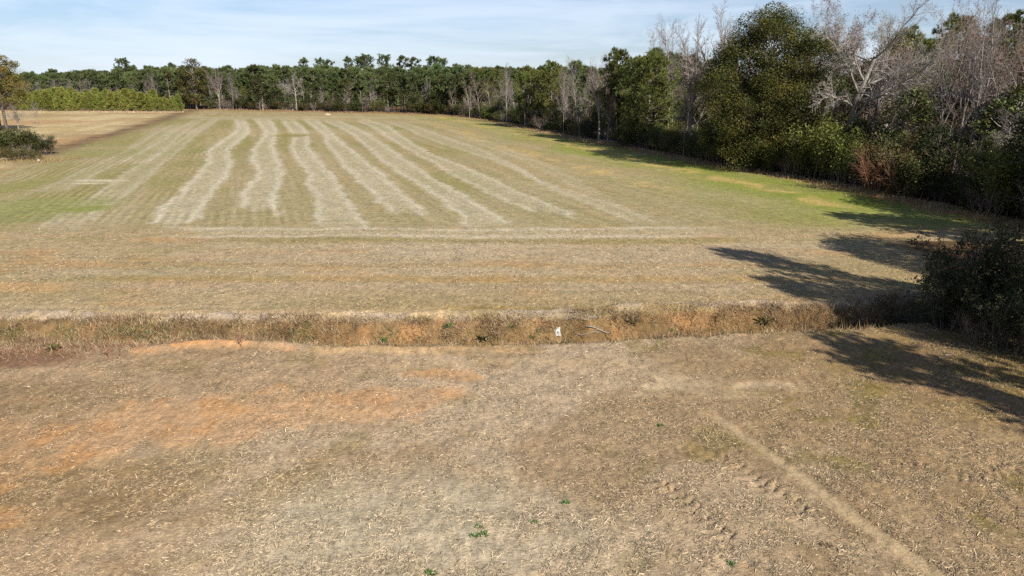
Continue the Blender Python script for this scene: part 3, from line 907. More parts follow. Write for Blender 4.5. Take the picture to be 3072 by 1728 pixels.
def P_spread(): return [
    dict(n=6, jit=.09, up=.0, kids=(11, 12), t0=.46, ang=(25, 78), lr=(.62, 1.05), rr=.42, fall=.25, tap=.62),
    dict(n=8, jit=.19, up=.02, kids=(12, 14), t0=.22, ang=(28, 58), lr=(.26, .44), rr=.42, fall=.4, tap=.85),
    dict(n=4, jit=.20, up=.0, kids=(8, 9), t0=.15, ang=(26, 58), lr=(.36, .58), rr=.5, tap=.75),
    dict(n=3, jit=.20, up=-.02, kids=(5, 6), t0=.2, ang=(22, 50), lr=(.35, .6), rr=.6, tap=.6),
    dict(n=2, jit=.2, up=-.02, tap=.5)]
def P_small(): return [
    dict(n=7, jit=.06, up=.03, kids=(18, 22), t0=.22, ang=(28, 60), lr=(.22, .40), rr=.45, fall=.5, tap=.88),
    dict(n=4, jit=.14, up=.06, kids=(9, 11), t0=.15, ang=(28, 55), lr=(.34, .56), rr=.5, tap=.8),
    dict(n=3, jit=.18, up=.03, kids=(5, 7), t0=.15, ang=(25, 55), lr=(.35, .6), rr=.6, tap=.6),
    dict(n=1, jit=.2, up=.03, tap=.3)]
make_bare('bt0', 'bare_tree', 21, P_tall(), .24, M['grey_bark'], M['twig_lilac'], tw=1.9)
make_bare('bt1', 'bare_tree', 21, P_tall(), .22, M['grey_bark'], M['twig_lilac'], .03)
make_bare('bf0', 'bare_tree', 9.5, P_fork(), .38, M['grey_bark'], M['twig_lilac'], tw=1.9)
make_bare('bf1', 'bare_tree', 9.0, P_fork(), .42, M['grey_bark'], M['twig'], .05, tw=1.8)
make_bare('bs0', 'bare_tree', 12, P_spread(), .48, M['pale_bark'], M['twig_pale'], -.06)
make_bare('bs1', 'bare_tree', 10, P_spread(), .36, M['grey_bark'], M['twig'])
make_bare('ru0', 'russet_tree', 10, P_fork(), .34, M['grey_bark'], M['twig'], .02, M['russet'], 1, .20)
make_bare('ru1', 'russet_tree', 10, P_spread(), .34, M['grey_bark'], M['twig'], .0, M['russet'], 1, .17)
for i in range(3):
    make_bare(f'bm{i}', 'bare_tree', 13, P_small(), .15, M['pale_bark'] if i == 0 else M['grey_bark'], (M['twig_lilac'], M['twig'], M['twig_brown'])[i], pr.uniform(-.06, .06))
make_bare('bd0', 'dead_tree', 12, [dict(n=7, jit=.06, up=.02, kids=(5, 6), t0=.45, ang=(25, 50), lr=(.30, .5), rr=.5, tap=.8),
                                   dict(n=4, jit=.1, up=.05, kids=(3, 4), t0=.3, ang=(25, 50), lr=(.3, .45), rr=.5, tap=.8),
                                   dict(n=2, jit=.1, up=.02, tap=.6)], .19, M['pale_bark'], M['twig_pale'], .02)

def make_oak(key, name, H, W, nclump, nleaf, lsize, mat, bark, trunk_h=.25, low=.12, seed=0, rad=1.0):
    """dense evergreen: limbs reaching to leaf clumps spread over a lumpy dome"""
    r = np.random.default_rng(seed + 100)
    tr = [(0, 0, -.3, 0, 0, H * trunk_h, H * .022, H * .017)]
    tr.append((0, 0, H * trunk_h, .1 * W * .1, .05, H * .78, H * .017, H * .005))
    C = []
    while len(C) < nclump:
        a = r.random() * 6.283; t = r.random()
        h = low + (1 - low) * t
        prof = math.sqrt(max(0, 1 - ((h - .42) / .58) ** 2.5)) if h > .42 else (.72 + .28 * (h - low) / (.42 - low))
        lump = .88 + .24 * vnoise(np.array([a * 1.1 + seed]), np.array([h * 4.0]), seed)[0]
        rr = (1 - r.random() ** 2.2 * .75)
        C.append((math.cos(a) * W * .5 * prof * lump * rr, math.sin(a) * W * .5 * prof * lump * rr, H * h * (.93 + .07 * rr)))
    C = np.array(C)
    limbs = []
    for k in r.choice(nclump, min(60, nclump), False):
        c = C[k]; zz = max(H * trunk_h * .8, min(H * .7, c[2] - np.hypot(c[0], c[1]) * .7))
        mid = (c[0] * .5 + r.normal(0, .3), c[1] * .5 + r.normal(0, .3), zz * .5 + c[2] * .5)
        limbs.append((0, 0, zz, *mid, .11, .06)); limbs.append((*mid, *c, .06, .015))
    # clumps are uneven: some shells of leaves, some loose
    size = rad * r.uniform(.55, 1.15, nclump)
    idx = r.choice(nclump, nleaf, p=size ** 2 / (size ** 2).sum())
    off = rand_dirs(nleaf) * (r.random(nleaf) ** .28)[:, None] * size[idx][:, None] * np.array([1.15, 1.15, .8])
    ls = lsize * r.uniform(.65, 1.4, nclump)[idx]
    V, F, v = leaves(C[idx] + off, ls, ls * .55, .5)
    tone = r.random(nclump)[idx]
    v = np.clip(.5 * v + .5 * np.repeat(tone, 4), 0, 1)
    proto(key, name, ('trunk', tube_mesh(key + '_t', [(tr, 9)]), bark), ('crown', crown_mesh(key + '_c', V, F, v, limbs, 5), (mat, bark)))

make_oak('eo0', 'evergreen_oak', 20, 14.5, 300, 84000, .22, M['oak'], M['dark_bark'], seed=1, low=.08, rad=1.5)
make_oak('eo1', 'evergreen_oak', 14, 9, 150, 24000, .21, M['oak'], M['dark_bark'], seed=2, low=.12, rad=1.0)
make_oak('of0', 'olive_oak', 19, 11, 190, 9500, .50, M['olive'], M['grey_bark'], seed=3, low=.12, rad=1.2)
make_oak('of1', 'broadleaf_tree', 15, 8, 90, 3600, .50, M['shrub'], M['grey_bark'], seed=4, low=.30, rad=1.0)
make_oak('ye0', 'turning_tree', 16, 11, 120, 11000, .34, M['yellow'], M['dark_bark'], seed=5, low=.42, rad=1.0, trunk_h=.4)
make_oak('dk0', 'evergreen_tree', 12, 7, 120, 9000, .26, M['dark_leaf'], M['dark_bark'], seed=6, low=.10, rad=.95)

def make_shrub(key, name, H, W, stems, nleaf, lsize, leafmat, twigmat, fine=3, up=.5, spread=.35, scat=None):
    P = [dict(n=5, jit=.12, up=.05, kids=(7, 9), t0=.2, ang=(18, 48), lr=(.30, .55), rr=.55, tap=.8),
         dict(n=3, jit=.16, up=.05, kids=(fine + 1, fine + 3), t0=.15, ang=(20, 50), lr=(.35, .6), rr=.6, tap=.7),
         dict(n=2, jit=.18, up=.04, tap=.5)]
    out = [[], [], []]; tips = []
    for i in range(stems):
        a = pr.random() * 6.28; rr = math.sqrt(pr.random()) * W * .22
        t = pr.uniform(.15, 1.0) * spread * W / H * 1.6
        d = v_norm((math.cos(a) * t, math.sin(a) * t, 1))
        grow(P, 0, (math.cos(a) * rr, math.sin(a) * rr, -.15), d, H * pr.uniform(.65, 1.0), .022 + .006 * H, out, tips)
    parts = [('stems', tube_mesh(key + '_s', [(out[0], 4), (out[1] + out[2], 3)]), twigmat)]
    if nleaf:
        tp = np.array([t[0] for t in tips]); tp = tp[tp[:, 2] > .05 * H]
        ix = rng.integers(0, len(tp), nleaf)
        V, F, v = leaves(tp[ix] + rng.normal(0, scat or .16 + .03 * H, (nleaf, 3)) * np.array([1, 1, .8]), lsize, lsize * .55, .4)
        V[:, 2] = np.maximum(V[:, 2], .02)
        parts.append(('foliage', mk_mesh(key + '_f', V, [F], {'v': v}), leafmat))
    proto(key, name, *parts)

make_shrub('sg0', 'green_shrub', 4.2, 5.0, 14, 11000, .20, M['shrub'], M['twig_brown'])
make_shrub('sg1', 'green_shrub', 4.0, 5.5, 14, 9000, .22, M['shrub'], M['twig_brown'])
make_shrub('sl0', 'light_green_shrub', 4.5, 4.5, 12, 8000, .22, M['shrub_light'], M['twig_brown'])
make_shrub('so0', 'olive_shrub', 4.0, 5.0, 14, 5200, .20, M['olive'], M['twig_brown'], fine=4)
make_shrub('sb0', 'bare_shrub', 3.8, 5.0, 16, 0, .2, None, M['twig_brown'], fine=4)
make_shrub('sb1', 'bare_shrub', 4.4, 5.5, 15, 700, .16, M['russet'], M['twig'], fine=4)
make_shrub('sr0', 'russet_shrub', 6.2, 7.8, 30, 1800, .16, M['russet'], M['twig_red'], fine=5, spread=.42)
make_shrub('sd0', 'dark_shrub', 4.6, 5.0, 16, 9000, .15, M['dark_leaf'], M['dark_bark'], fine=4, scat=.13)
make_shrub('sd1', 'dark_shrub', 5.0, 5.5, 18, 4500, .14, M['dark_leaf'], M['dark_bark'], fine=5, scat=.12)
make_shrub('sw0', 'pale_bare_shrub', 3.2, 4.5, 14, 0, .2, None, M['twig_pale'], fine=4, spread=.5)

# ------------------------------------------------------------------ where things stand
def at(px, py):
    x, y = G(px, py); return float(x), float(y)
def nominal(key):
    return {'p': 0}.get(key, 0)
HN = {}
for k, (nm, parts) in PROTO.items():
    zmax = 0
    for pn, me, mt in parts:
        a = np.empty(len(me.vertices) * 3, np.float32); me.vertices.foreach_get('co', a); zmax = max(zmax, float(np.percentile(a[2::3], 99.7)))
    HN[k] = zmax

def stand(key, px, py, top, label=None, cat='tree', group=None, wide=1.0, rz=None, name=None, tilt=(0, 0)):
    """a plant whose foot shows at (px, py) and whose top reaches row top"""
    x, y = at(px, py)
    s = (top_height(y, top) + .1) / HN[key]
    return plant(key, x, y, rz, s, s * wide, label, cat, group, name, tilt=tilt)

_ty = np.linspace(44, 262, 1500); _tp = 1536 + wood_x(_ty) / (_ty * math.cos(PITCH) + CAM_H * math.sin(PITCH)) * FPX
_o = np.argsort(_tp)
def hit(px, py):
    """where the line of sight through a pixel meets the land, dips included"""
    x1, y1 = at(px, py); best = (x1, y1)
    t = np.linspace(.96, 1.12, 320); z = height(x1 * t, y1 * t)
    k = np.nonzero(z >= CAM_H * (1 - t))[0]
    if len(k): best = (x1 * float(t[k[0]]), y1 * float(t[k[0]]))
    return best
def edge_py(px):
    """pixel row where the wood edge meets the ground at column px"""
    y = float(np.interp(px, _tp[_o], _ty[_o])); return float(py_of(np.array([y]))[0]), y
def stand_edge(key, px, off, top, *a, **k):
    y = edge_py(px)[1] + off
    return stand(key, px, float(py_of(np.array([y]))[0]), top, *a, **k)

# --- the wooded side on the right, single trees that stand out
stand('pn0', 1942, 444, 160, 'broad bushy green pine at the wood edge, left of the bare forked trees', 'pine', wide=1.05, rz=.6)
stand('pn1', 1866, 424, 225, 'smaller pine with bare lower trunk just left of the broad bushy pine', 'pine', wide=.9)
stand('pn1', 1978, 441, 245, 'leaning slim pine half hidden by the broad bushy pine', 'pine', wide=.55, tilt=(0, .10))
stand_edge('bt0', 1992, 18, 48, 'tall slender bare tree rising against the sky behind the broad bushy pine', 'tree', wide=.9)
stand_edge('bm0', 1948, 20, 88, 'thin bare tree beside the tall slender one, its top in the sky', 'tree', wide=.7)
stand_edge('bf0', 2070, 5, 52, 'bare forked tree with a pale stem left of the big evergreen oak', 'tree', wide=.75, rz=1.0)
stand_edge('bf1', 2140, 8, 0, 'tallest bare forked tree, lilac grey twigs touching the evergreen oak', 'tree', wide=.9, rz=2.0)
stand_edge('bs1', 2050, 2, 250, 'low crooked bare tree with curved pale limbs left of the evergreen oak', 'tree', wide=.45)
stand('eo0', 2285, 508, 22, 'big domed evergreen oak with dark and olive leaves', 'oak', wide=.98, rz=.4)
stand_edge('eo1', 2405, 6, 105, 'evergreen oak on the right shoulder of the big domed one', 'oak', wide=1.0)
stand_edge('eo1', 2262, 7, 66, 'evergreen oak close behind the big domed one, filling its crown', 'oak', wide=1.0)
stand('eo1', 2185, 496, 128, 'lower evergreen oak lobe tree at the foot of the big domed one, facing the field', 'oak', wide=.95)
stand('bs0', 2520, 524, -22, 'great spreading bare tree with pale grey limbs in front of the evergreen oak', 'tree', wide=.86, rz=2.6)
stand('ru1', 2440, 500, -30, 'reddish twigged tree behind the great spreading bare tree, top cut by the frame', 'tree', wide=.55)
stand('bm0', 2625, 470, 150, 'slender straight tree with white trunk right of the great spreading tree', 'tree', wide=.75)
stand('pn2', 2668, 452, 82, 'dark pine against the sky behind the slender white trunk', 'pine', wide=.75)
stand('pn1', 2732, 470, 116, 'dark rounded pine below the gap of sky', 'pine', wide=.85)
stand('pn2', 2818, 450, 46, 'tall dark pine right of the gap of sky', 'pine', wide=.85)
stand('pn2', 2955, 455, 40, 'tall pine behind the ivy clad trunk near the right border', 'pine', wide=.9)
stand('ru0', 2850, 560, -40, 'tall tree with reddish leaves and dark ivied trunk', 'tree', wide=.55, rz=.3)
stand('bf1', 2890, 585, -30, 'tall bare tree with sunlit pale trunk foot, near the right border', 'tree', wide=.58, rz=3.0)
stand('ru1', 3060, 560, 40, 'bare limbed tree with reddish top at the right border', 'tree', wide=.62, rz=1.2)
stand('bs1', 2980, 600, 300, 'low bare tree with pale crossing limbs below the right border tree', 'tree', wide=.6)
stand('of1', 2575, 480, 180, 'leafy green tree behind the great spreading bare tree', 'tree', wide=.9)
stand('of0', 2890, 470, 110, 'olive leaved tree behind the reddish tree near the right border', 'tree', wide=.8)
stand('dk0', 2795, 520, 260, 'dark evergreen in the shaded hollow under the gap of sky', 'tree', wide=.9)
stand('bm2', 2690, 520, 250, 'brown twiggy bare tree over the russet shrub', 'tree', wide=1.1)
# middle of the right side
stand_edge('pn1', 1575, -2, 215, 'slim pine with pale trunk standing forward of the receding wood edge', 'pine', wide=.8)
stand_edge('bt1', 1520, 2, 188, 'bare lilac grey tree left of the slim forward pine', 'tree', wide=.75)
stand_edge('bt0', 1690, 2, 190, 'pale bare tree midway along the receding wood edge', 'tree', wide=.6)
stand_edge('bm1', 1742, 3, 165, 'bare tree with a twiggy top midway along the receding wood edge', 'tree', wide=.8)
stand_edge('bf0', 1796, 1.5, 160, 'bare spreading tree with pale forked limbs left of the smaller pine', 'tree', wide=.60)
stand_edge('pn2', 1848, 9, 148, 'round topped pine seen over the bare trees left of the broad bushy pine', 'pine', wide=.85)
stand_edge('pn2', 1655, 8, 182, 'small topped pine beside the pale bare tree midway along the edge', 'pine', wide=.85)
stand_edge('pn2', 1900, 9, 172, 'pine filling the gap behind the broad bushy pine', 'pine', wide=.9)
stand_edge('ru1', 1822, 1, 262, 'russet leaved young tree at the wood edge left of the smaller pine', 'tree', wide=.5)
stand_edge('bd0', 1408, -1, 275, 'pale bare trunk at the corner of the back treeline', 'tree', wide=.8)

def along(t):
    """point on the edge of the woods, t = distance Y, and the inward normal"""
    x = float(wood_x(t)); dx = float(wood_x(t + 2) - wood_x(t - 2)) / 4
    l = math.hypot(1, dx); return x, (1 / l, -dx / l)

keys_in = ['pn2', 'pn1', 'bt0', 'bt1', 'bm1', 'bm2', 'of1', 'pn2', 'pn0', 'bf0', 'ru1', 'dk0']
LAB = {'p': ('green pine standing deep in the tangled woods on the right', 'pine', 'pines deep in the right woods'),
       'b': ('bare grey tree standing deep in the tangled woods on the right', 'tree', 'bare trees deep in the right woods'),
       'o': ('leafy green tree standing deep in the tangled woods on the right', 'tree', 'leafy trees deep in the right woods'),
       'd': ('dark evergreen standing deep in the tangled woods on the right', 'tree', 'dark evergreens deep in the right woods'),
       'r': ('russet leaved tree standing deep in the tangled woods on the right', 'tree', 'russet trees deep in the right woods')}
hgt = {'p': (12.5, 16), 'b': (12, 17), 'o': (8, 13), 'd': (6, 10), 'r': (11, 16)}
for row, (off, step) in enumerate(((9, 6.2), (17, 6.5), (27, 8.0), (40, 10.0))):
    t = 46.0
    while t < 262:
        x, nv = along(t)
        o = off + pr.uniform(-2.5, 2.5)
        k = pr.choice(keys_in)
        if t < 112:
            k = pr.choice(['bt0', 'bt1', 'bm1', 'bm2', 'bf0', 'ru1', 'ru0', 'of1', 'dk0', 'pn2', 'bm1', 'ru1'])
            o += 9
        if t > 120: k = pr.choice(['pn2', 'pn1', 'pf0', 'pf1', 'pf2', 'bt0', 'bm1', 'bm2', 'of1', 'pn2'])
        lab = LAB[k[0]]
        h = pr.uniform(*hgt[k[0]])
        if t < 90: h *= 1.0
        xx, yy = x + nv[0] * o, t + nv[1] * o + pr.uniform(-1.5, 1.5)
        s = h / HN[k]
        plant(k, xx, yy, None, s, s * pr.uniform(.8, 1.05), *lab)
        t += step * pr.uniform(.75, 1.3) * (1 + t / 300)

# front rank between the named trees, far part
t = 132.0
while t < 245:
    x, nv = along(t); o = pr.uniform(1.5, 5)
    k = pr.choice(['bm0', 'bm1', 'pf1', 'bm0', 'bm2', 'of1', 'pn2', 'bm1', 'bt1'])
    h = pr.uniform(8, 13.5) if k[0] != 'b' else pr.uniform(9, 14)
    s = h / HN[k]
    lab = {'b': ('slim bare tree in the front rank of the receding wood edge', 'tree', 'bare trees of the receding wood edge'),
           'p': ('pine in the front rank of the receding wood edge', 'pine', 'pines of the receding wood edge'),
           'o': ('leafy tree in the front rank of the receding wood edge', 'tree', 'leafy trees of the receding wood edge')}[k[0]]
    plant(k, x + nv[0] * o, t + nv[1] * o, None, s, s * .95, *lab)
    t += pr.uniform(4, 7.5)

for i, (px, off, h, lab) in enumerate(((2560, 8, 6.5, 'dark evergreen just right of the great spreading trunk'), (2700, 5.5, 5.5, 'dark evergreen behind the large russet shrub'), (2790, 4.5, 6.5, 'dark evergreen between the russet shrub and ivied trunk'),
                                       (2930, 5, 5.5, 'dark evergreen right of the sunlit trunk foot'), (3030, 5, 6.5, 'dark evergreen under the right border tree'), (3130, 4, 10, 'dark evergreen just beyond the right border'), (3260, 4, 11, 'dark evergreen further beyond the right border'),
                                       (2420, 7, 6, 'dark evergreen between the oak and the spreading trunk'))):
    y = edge_py(px)[1] + off; s = h / HN['dk0']
    plant('dk0', (px - 1536) / FPX * (y * math.cos(PITCH) + CAM_H * math.sin(PITCH)), y, None, s, s * 1.05, lab, 'tree')

for k, px, off, top, lab, w in (('ru0', 2395, 14, 2, 'reddish twiggy crown rising just right of the evergreen oak top', .6), ('bt0', 2590, 16, 20, 'upright bare tree behind the great spreading tree', .9), ('ru1', 2560, 20, 70, 'russet twigged tree behind the great spreading tree', .7),
                                ('of0', 2640, 24, 120, 'olive tree low behind the slender white trunk', .9), ('bt1', 2700, 16, 160, 'thin bare tree under the gap of sky', .9), ('ru0', 2790, 14, 10, 'russet crowned tree left of the ivied trunk', .55),
                                ('bt1', 2870, 18, -5, 'upright bare tree between the ivied trunk and sunlit trunk', .8), ('of0', 2930, 20, 120, 'olive tree right of the sunlit trunk', .9), ('ru1', 2985, 12, 60, 'russet twigged tree near the right border', .75),
                                ('bt0', 3030, 18, 80, 'upright bare tree just inside the right border', .9), ('of1', 3000, 9, 250, 'leafy green tree low by the right border', 1.0), ('of1', 2690, 9, 270, 'leafy green tree low behind the russet shrub', 1.0),
                                ('bm2', 2610, 6, 290, 'brown twiggy sapling right of the great spreading trunk', 1.2), ('bm2', 2780, 5, 300, 'brown twiggy sapling left of the ivied trunk', 1.2), ('bm1', 2960, 4, 330, 'grey twiggy sapling right of the sunlit trunk foot', 1.2),
                                ('bm2', 2480, 7, 280, 'brown twiggy sapling left of the great spreading trunk', 1.1), ('bt1', 2225, 22, 20, 'bare crown rising behind the left shoulder of the oak', .8)):
    stand_edge(k, px, off, top, lab, 'tree', wide=w)

# --- shrubs along the right edge
stand_edge('sr0', 2645, 1.2, 378, 'large domed russet shrub with bare reddish stems at the wood edge', 'shrub', wide=1.05, rz=.7)
stand_edge('sl0', 2455, 3, 350, 'light yellow green shrub glowing in the sun under the spreading bare tree', 'shrub', wide=.9)
stand_edge('sl0', 2400, 2.5, 400, 'smaller yellow green shrub at the foot of the evergreen oak', 'shrub', wide=.8)
stand_edge('sl0', 2540, 3, 385, 'small bright green shrub tucked right of the spreading tree trunk', 'shrub', wide=.7)
stand_edge('so0', 2745, 3, 395, 'olive shrub right of the large russet shrub', 'shrub', wide=.9)
stand_edge('sl0', 2995, 3, 420, 'light green shrub under the tree at the right border', 'shrub', wide=.9)
stand_edge('sl0', 2305, 0.3, 462, 'little bright yellow green bush sticking out of the oak shade', 'shrub', wide=.7)
stand_edge('sl0', 2262, 0.3, 472, 'second little yellow green bush left of the brighter one, in oak shade', 'shrub', wide=.8)
stand_edge('sb0', 2375, 0.8, 430, 'grey brown bare shrub at the edge beside the oak shade', 'shrub', wide=.9)
stand_edge('so0', 2030, 2, 392, 'olive shrub with tan stems right of the pine trunks', 'shrub', wide=.9)
stand_edge('sg0', 1905, 2, 365, 'green shrub between the two pine trunks', 'shrub')
stand('sl0', 1470, 358, 318, 'small pale brush at the far corner of the wood edge', 'shrub')
t = 49.0; i = 0
while t < 250:
    x, nv = along(t); o = pr.uniform(.9, 3.2)
    k = pr.choice(['sg0', 'sg1', 'so0', 'sb0', 'sb1', 'sd1', 'sg1', 'so0'])
    if t < 74: k = pr.choice(['sd0', 'sd1', 'sg1', 'sb0', 'sb1', 'sd1'])
    h = pr.uniform(2.4, 4.6) if t < 100 else pr.uniform(2.0, 4.4)
    lab = {'sg': ('rounded green shrub in the scrub along the right wood edge', 'green shrubs along the wood edge'), 'so': ('olive brown shrub in the scrub along the right wood edge', 'olive shrubs along the wood edge'),
           'sb': ('bare twiggy shrub in the scrub along the right wood edge', 'bare shrubs along the wood edge'), 'sd': ('dark shaded shrub at the foot of the right wood edge', 'dark shrubs along the wood edge')}[k[:2]]
    s = h / HN[k]
    plant(k, x + nv[0] * o, t + nv[1] * o, None, s, s * pr.uniform(.9, 1.15), lab[0], 'shrub', lab[1])
    t += pr.uniform(1.5, 2.7) * (1 + max(0, t - 70) / 230)
t = 50.0
while t < 235:          # second rank of scrub, taller, closing the view into the wood
    x, nv = along(t); o = pr.uniform(4.5, 7.5)
    k = pr.choice(['sg0', 'sg1', 'so0', 'sb1', 'sl0', 'sb1', 'sd0'])
    h = pr.uniform(3.6, 5.8); s = h / HN[k]
    lab = {'sg': ('tall green shrub behind the front scrub on the right', 'tall green shrubs inside the wood edge'), 'so': ('tall olive shrub behind the front scrub on the right', 'tall olive shrubs inside the wood edge'),
           'sb': ('tall twiggy shrub behind the front scrub on the right', 'tall twiggy shrubs inside the wood edge'), 'sd': ('tall dark shrub behind the front scrub on the right', 'tall dark shrubs inside the wood edge'), 'sl': ('tall yellow green shrub behind the front scrub on the right', 'tall yellow green shrubs inside the wood edge')}[k[:2]]
    plant(k, x + nv[0] * o, t + nv[1] * o, None, s, s, lab[0], 'shrub', lab[1])
    t += pr.uniform(2.6, 4.4) * (1 + max(0, t - 110) / 200)

# --- near right: thicket at the end of the ditch, and the trees beyond the border whose shadows fall in
TH = [('sd0', 2890, 965, 668, 'tallest shrub of the dark thicket, leafy sprays against the shadowed field', .75), ('sd1', 2960, 1000, 772, 'dense dark shrub of the thicket at the right border', 1.0),
      ('sd0', 3062, 985, 742, 'dark leafy shrub of the thicket cut by the right border', 1.0), ('sd1', 2830, 958, 800, 'low dark shrub overhanging the ditch end', 1.0),
      ('sd1', 3020, 1050, 842, 'front dark shrub of the thicket at the right border', 1.0), ('sd0', 2765, 942, 852, 'small dark bush in the ditch beside the thicket', 1.2),
      ('sd1', 2800, 965, 838, 'dark bush leaning over the ditch left of the thicket', 1.1), ('sd0', 2860, 988, 806, 'dark leafy bush in front of the tallest thicket shrub', 1.0), ('sd1', 2720, 945, 878, 'lowest dark bush at the shaded ditch bottom', 1.3),
      ('sd0', 3150, 1010, 720, 'dark shrub mostly beyond the right border', 1.1), ('sd1', 3030, 925, 760, 'dark shrub at the back of the thicket', 1.0), ('sb0', 2930, 1032, 905, 'low leafless shrub fringing the dark thicket', 1.0),
      ('sd0', 2950, 975, 790, 'dark shrub in the middle of the thicket', 1.2), ('sb1', 2925, 968, 742, 'bare twiggy shrub poking out of the thicket top', .8), ('sd0', 3075, 1060, 880, 'low dark bush of the thicket by the right border', 1.2)]
TH += [('bm2', 2872, 972, 690, 'thin bare sapling standing up out of the thicket', .8), ('bm2', 2765, 952, 800, 'thin bare sapling over the shaded ditch end', .8), ('bm2', 3005, 990, 712, 'thin bare sapling near the right border in the thicket', .9)]
for k, px, py, top, lab, w in TH:
    x, y = at(px, py); s = (top_height(y, top) + .1) / HN[k]
    plant(k, x, y, None, s, s * w, lab, 'shrub', 'dark thicket at the ditch end')
OUT = [('pn2', 24.8, 26.2, 13.8, .60), ('ru0', 26.2, 24.2, 15.5, .6), ('pn1', 24.4, 20.6, 12.4, .65), ('bf0', 25.5, 16.5, 14, .6), ('eo1', 32.8, 30.7, 13.0, 1.0), ('pn1', 23.6, 12.3, 12, .9), ('ru1', 25.5, 7.0, 12.5, .6), ('pn2', 40.5, 37.8, 13.5, 1.1),
       ('eo1', 29.0, 33.5, 9.5, .9), ('bs1', 27.0, 2.0, 12, .7), ('eo1', 33, 21, 12, .9), ('pn2', 36, 41, 12, 1.0), ('of1', 38, 27, 11, 1.0), ('bt0', 35, 14, 15, .8), ('eo1', 43, 43, 13, 1),
       ('eo1', 47, 37, 13, 1.0), ('pn1', 52, 45, 15, 1), ('eo1', 50, 30, 12, 1), ('pn2', 58, 40, 16, 1), ('eo1', 45, 24, 12, 1), ('pn2', 54, 22, 14, 1), ('eo1', 60, 30, 13, 1),
       ('pn0', 64, 48, 15, 1), ('eo1', 70, 40, 14, 1), ('pn2', 42, 12, 14, 1), ('eo1', 56, 52, 14, 1), ('pn2', 62, 58, 16, 1), ('eo1', 50, 51, 12, 1)]
for k, x, y, h, w in OUT:
    s = h / HN[k]
    nm = {'p': 'pine', 'e': 'evergreen oak', 'b': 'bare tree', 'r': 'russet tree', 'o': 'leafy tree'}[k[0]]
    plant(k, x, y, None, s, s * w, f'{nm} beyond the right border whose shadow falls on the field', 'tree', f'{nm}s beyond the right border')

# --- back treeline
for i, (px, py, top, k, lab, w) in enumerate([
        (590, 326, 178, 'of0', 'broad olive leaved oak at the left corner of the back treeline', 1.0),
        (660, 322, 202, 'bf0', 'pale grey bare tree right of the olive oak in the back treeline', .8),
        (700, 324, 215, 'bt1', 'second grey bare tree right of the olive oak, more slender', .9),
        (790, 324, 222, 'of1', 'grey green broad tree in the left half of the back treeline', 1.1),
        (890, 322, 214, 'bs0', 'spreading bare tree with white trunk in the back treeline', .75),
        (913, 326, 246, 'bd0', 'white forked dead tree at the front of the back treeline', .8),
        (1128, 322, 226, 'bt0', 'bare lilac tree in the middle of the back treeline', .8),
        (1284, 328, 226, 'bf1', 'tall many stemmed bare tree toward the right of the back treeline', .6),
        (1330, 336, 225, 'of1', 'dark leafy tree at the right corner of the back treeline', 1.2),
        (1240, 332, 236, 'of1', 'olive green leafy tree near the right end of the back treeline', .9),
        (1050, 330, 232, 'of1', 'dull green leafy tree at the centre of the back treeline', .9),
        (470, 318, 214, 'bt0', 'bare grey tree behind the young pine row', .8)]):
    xb = (px - 1536) / FPX * 283; py = float(py_of(back_y(np.array([xb])) + (-.3 if px > 520 else 26))[0])
    stand(k, px, py, top, lab, 'tree', wide=w)
for i, (px, top, k) in enumerate([(430, 172, 'pe0'), (941, 172, 'pe1'), (995, 173, 'pe0'), (1011, 178, 'pe1'), (1066, 168, 'pe1'), (1097, 167, 'pe0'), (1127, 161, 'pe0'),
                                  (1175, 161, 'pe0'), (1223, 165, 'pe1'), (1256, 170, 'pe1'), (1302, 167, 'pe0'), (1340, 172, 'pe0'), (560, 186, 'pe1')]):
    y = 318 + pr.uniform(0, 22); x = (px - 1536) / FPX * y * 1.0
    h = top_height(y, top); s = h / HN[k]
    if i == 0: lab, gr = 'lone flat topped pine standing well above the left part of the back treeline', None
    else: lab, gr = f'pine rising above the back treeline, number {i} of twelve from the left'.replace('number 12', 'last').replace('number 1 ', 'first ').replace('number ', 'the one at place '), 'emergent pines of the back treeline'
    plant(k, x, y, None, s, s * pr.uniform(.85, 1.1), lab, 'pine', gr)

n_b = 0
for row, (off, step) in enumerate(((3.0, 5.0), (8.5, 4.8), (14, 4.6), (20, 4.6), (27, 5.2))):
    x = -262.0
    while x < 34:
        y = float(back_y(np.array([x]))[0]) + off + pr.uniform(-2.2, 2.2)
        px = 1536 + x / y * FPX
        if px < 545: y += 38 if row < 4 else 30
        k = f'pf{pr.randint(0, 4)}'
        top = 203 + 4 * pr.gauss(0, 1)
        if px < 330: top += 14 * (330 - px) / 330 + 4
        if row == 0 and px > 560: top += pr.uniform(6, 40)
        h = top_height(y, top); s = h / HN[k]
        if (row == 0 and pr.random() < .55 or row == 1 and pr.random() < .25) and px > 560:
            k = pr.choice(['bm0', 'bm1', 'bm2', 'of1', 'of1', 'of0', 'of1']); h *= pr.uniform(.5, .85); s = h / HN[k]
            lab = (('small bare tree on the front edge of the back treeline', 'tree', 'bare trees of the back treeline') if k[0] == 'b' else ('leafy tree on the front edge of the back treeline', 'tree', 'leafy trees of the back treeline'))
        else:
            lab = ('tall straight pine in the dense back treeline across the field', 'pine', 'pines of the back treeline')
        plant(k, x, y, None, s, s * pr.uniform(.85, 1.15), *lab)
        n_b += 1
        x += step * pr.uniform(.75, 1.3)
# bare brush in front of the left pines
x = -235.0
while x < -145:
    y = 312 + pr.uniform(-6, 6); k = pr.choice(['bm0', 'bm1', 'bm1']); h = pr.uniform(8, 12); s = h / HN[k]
    plant(k, x, y, None, s, s * 1.15, 'pale bare tree between the young pine row and the tall pines', 'tree', 'bare trees behind the young pines')
    x += pr.uniform(3.2, 7)
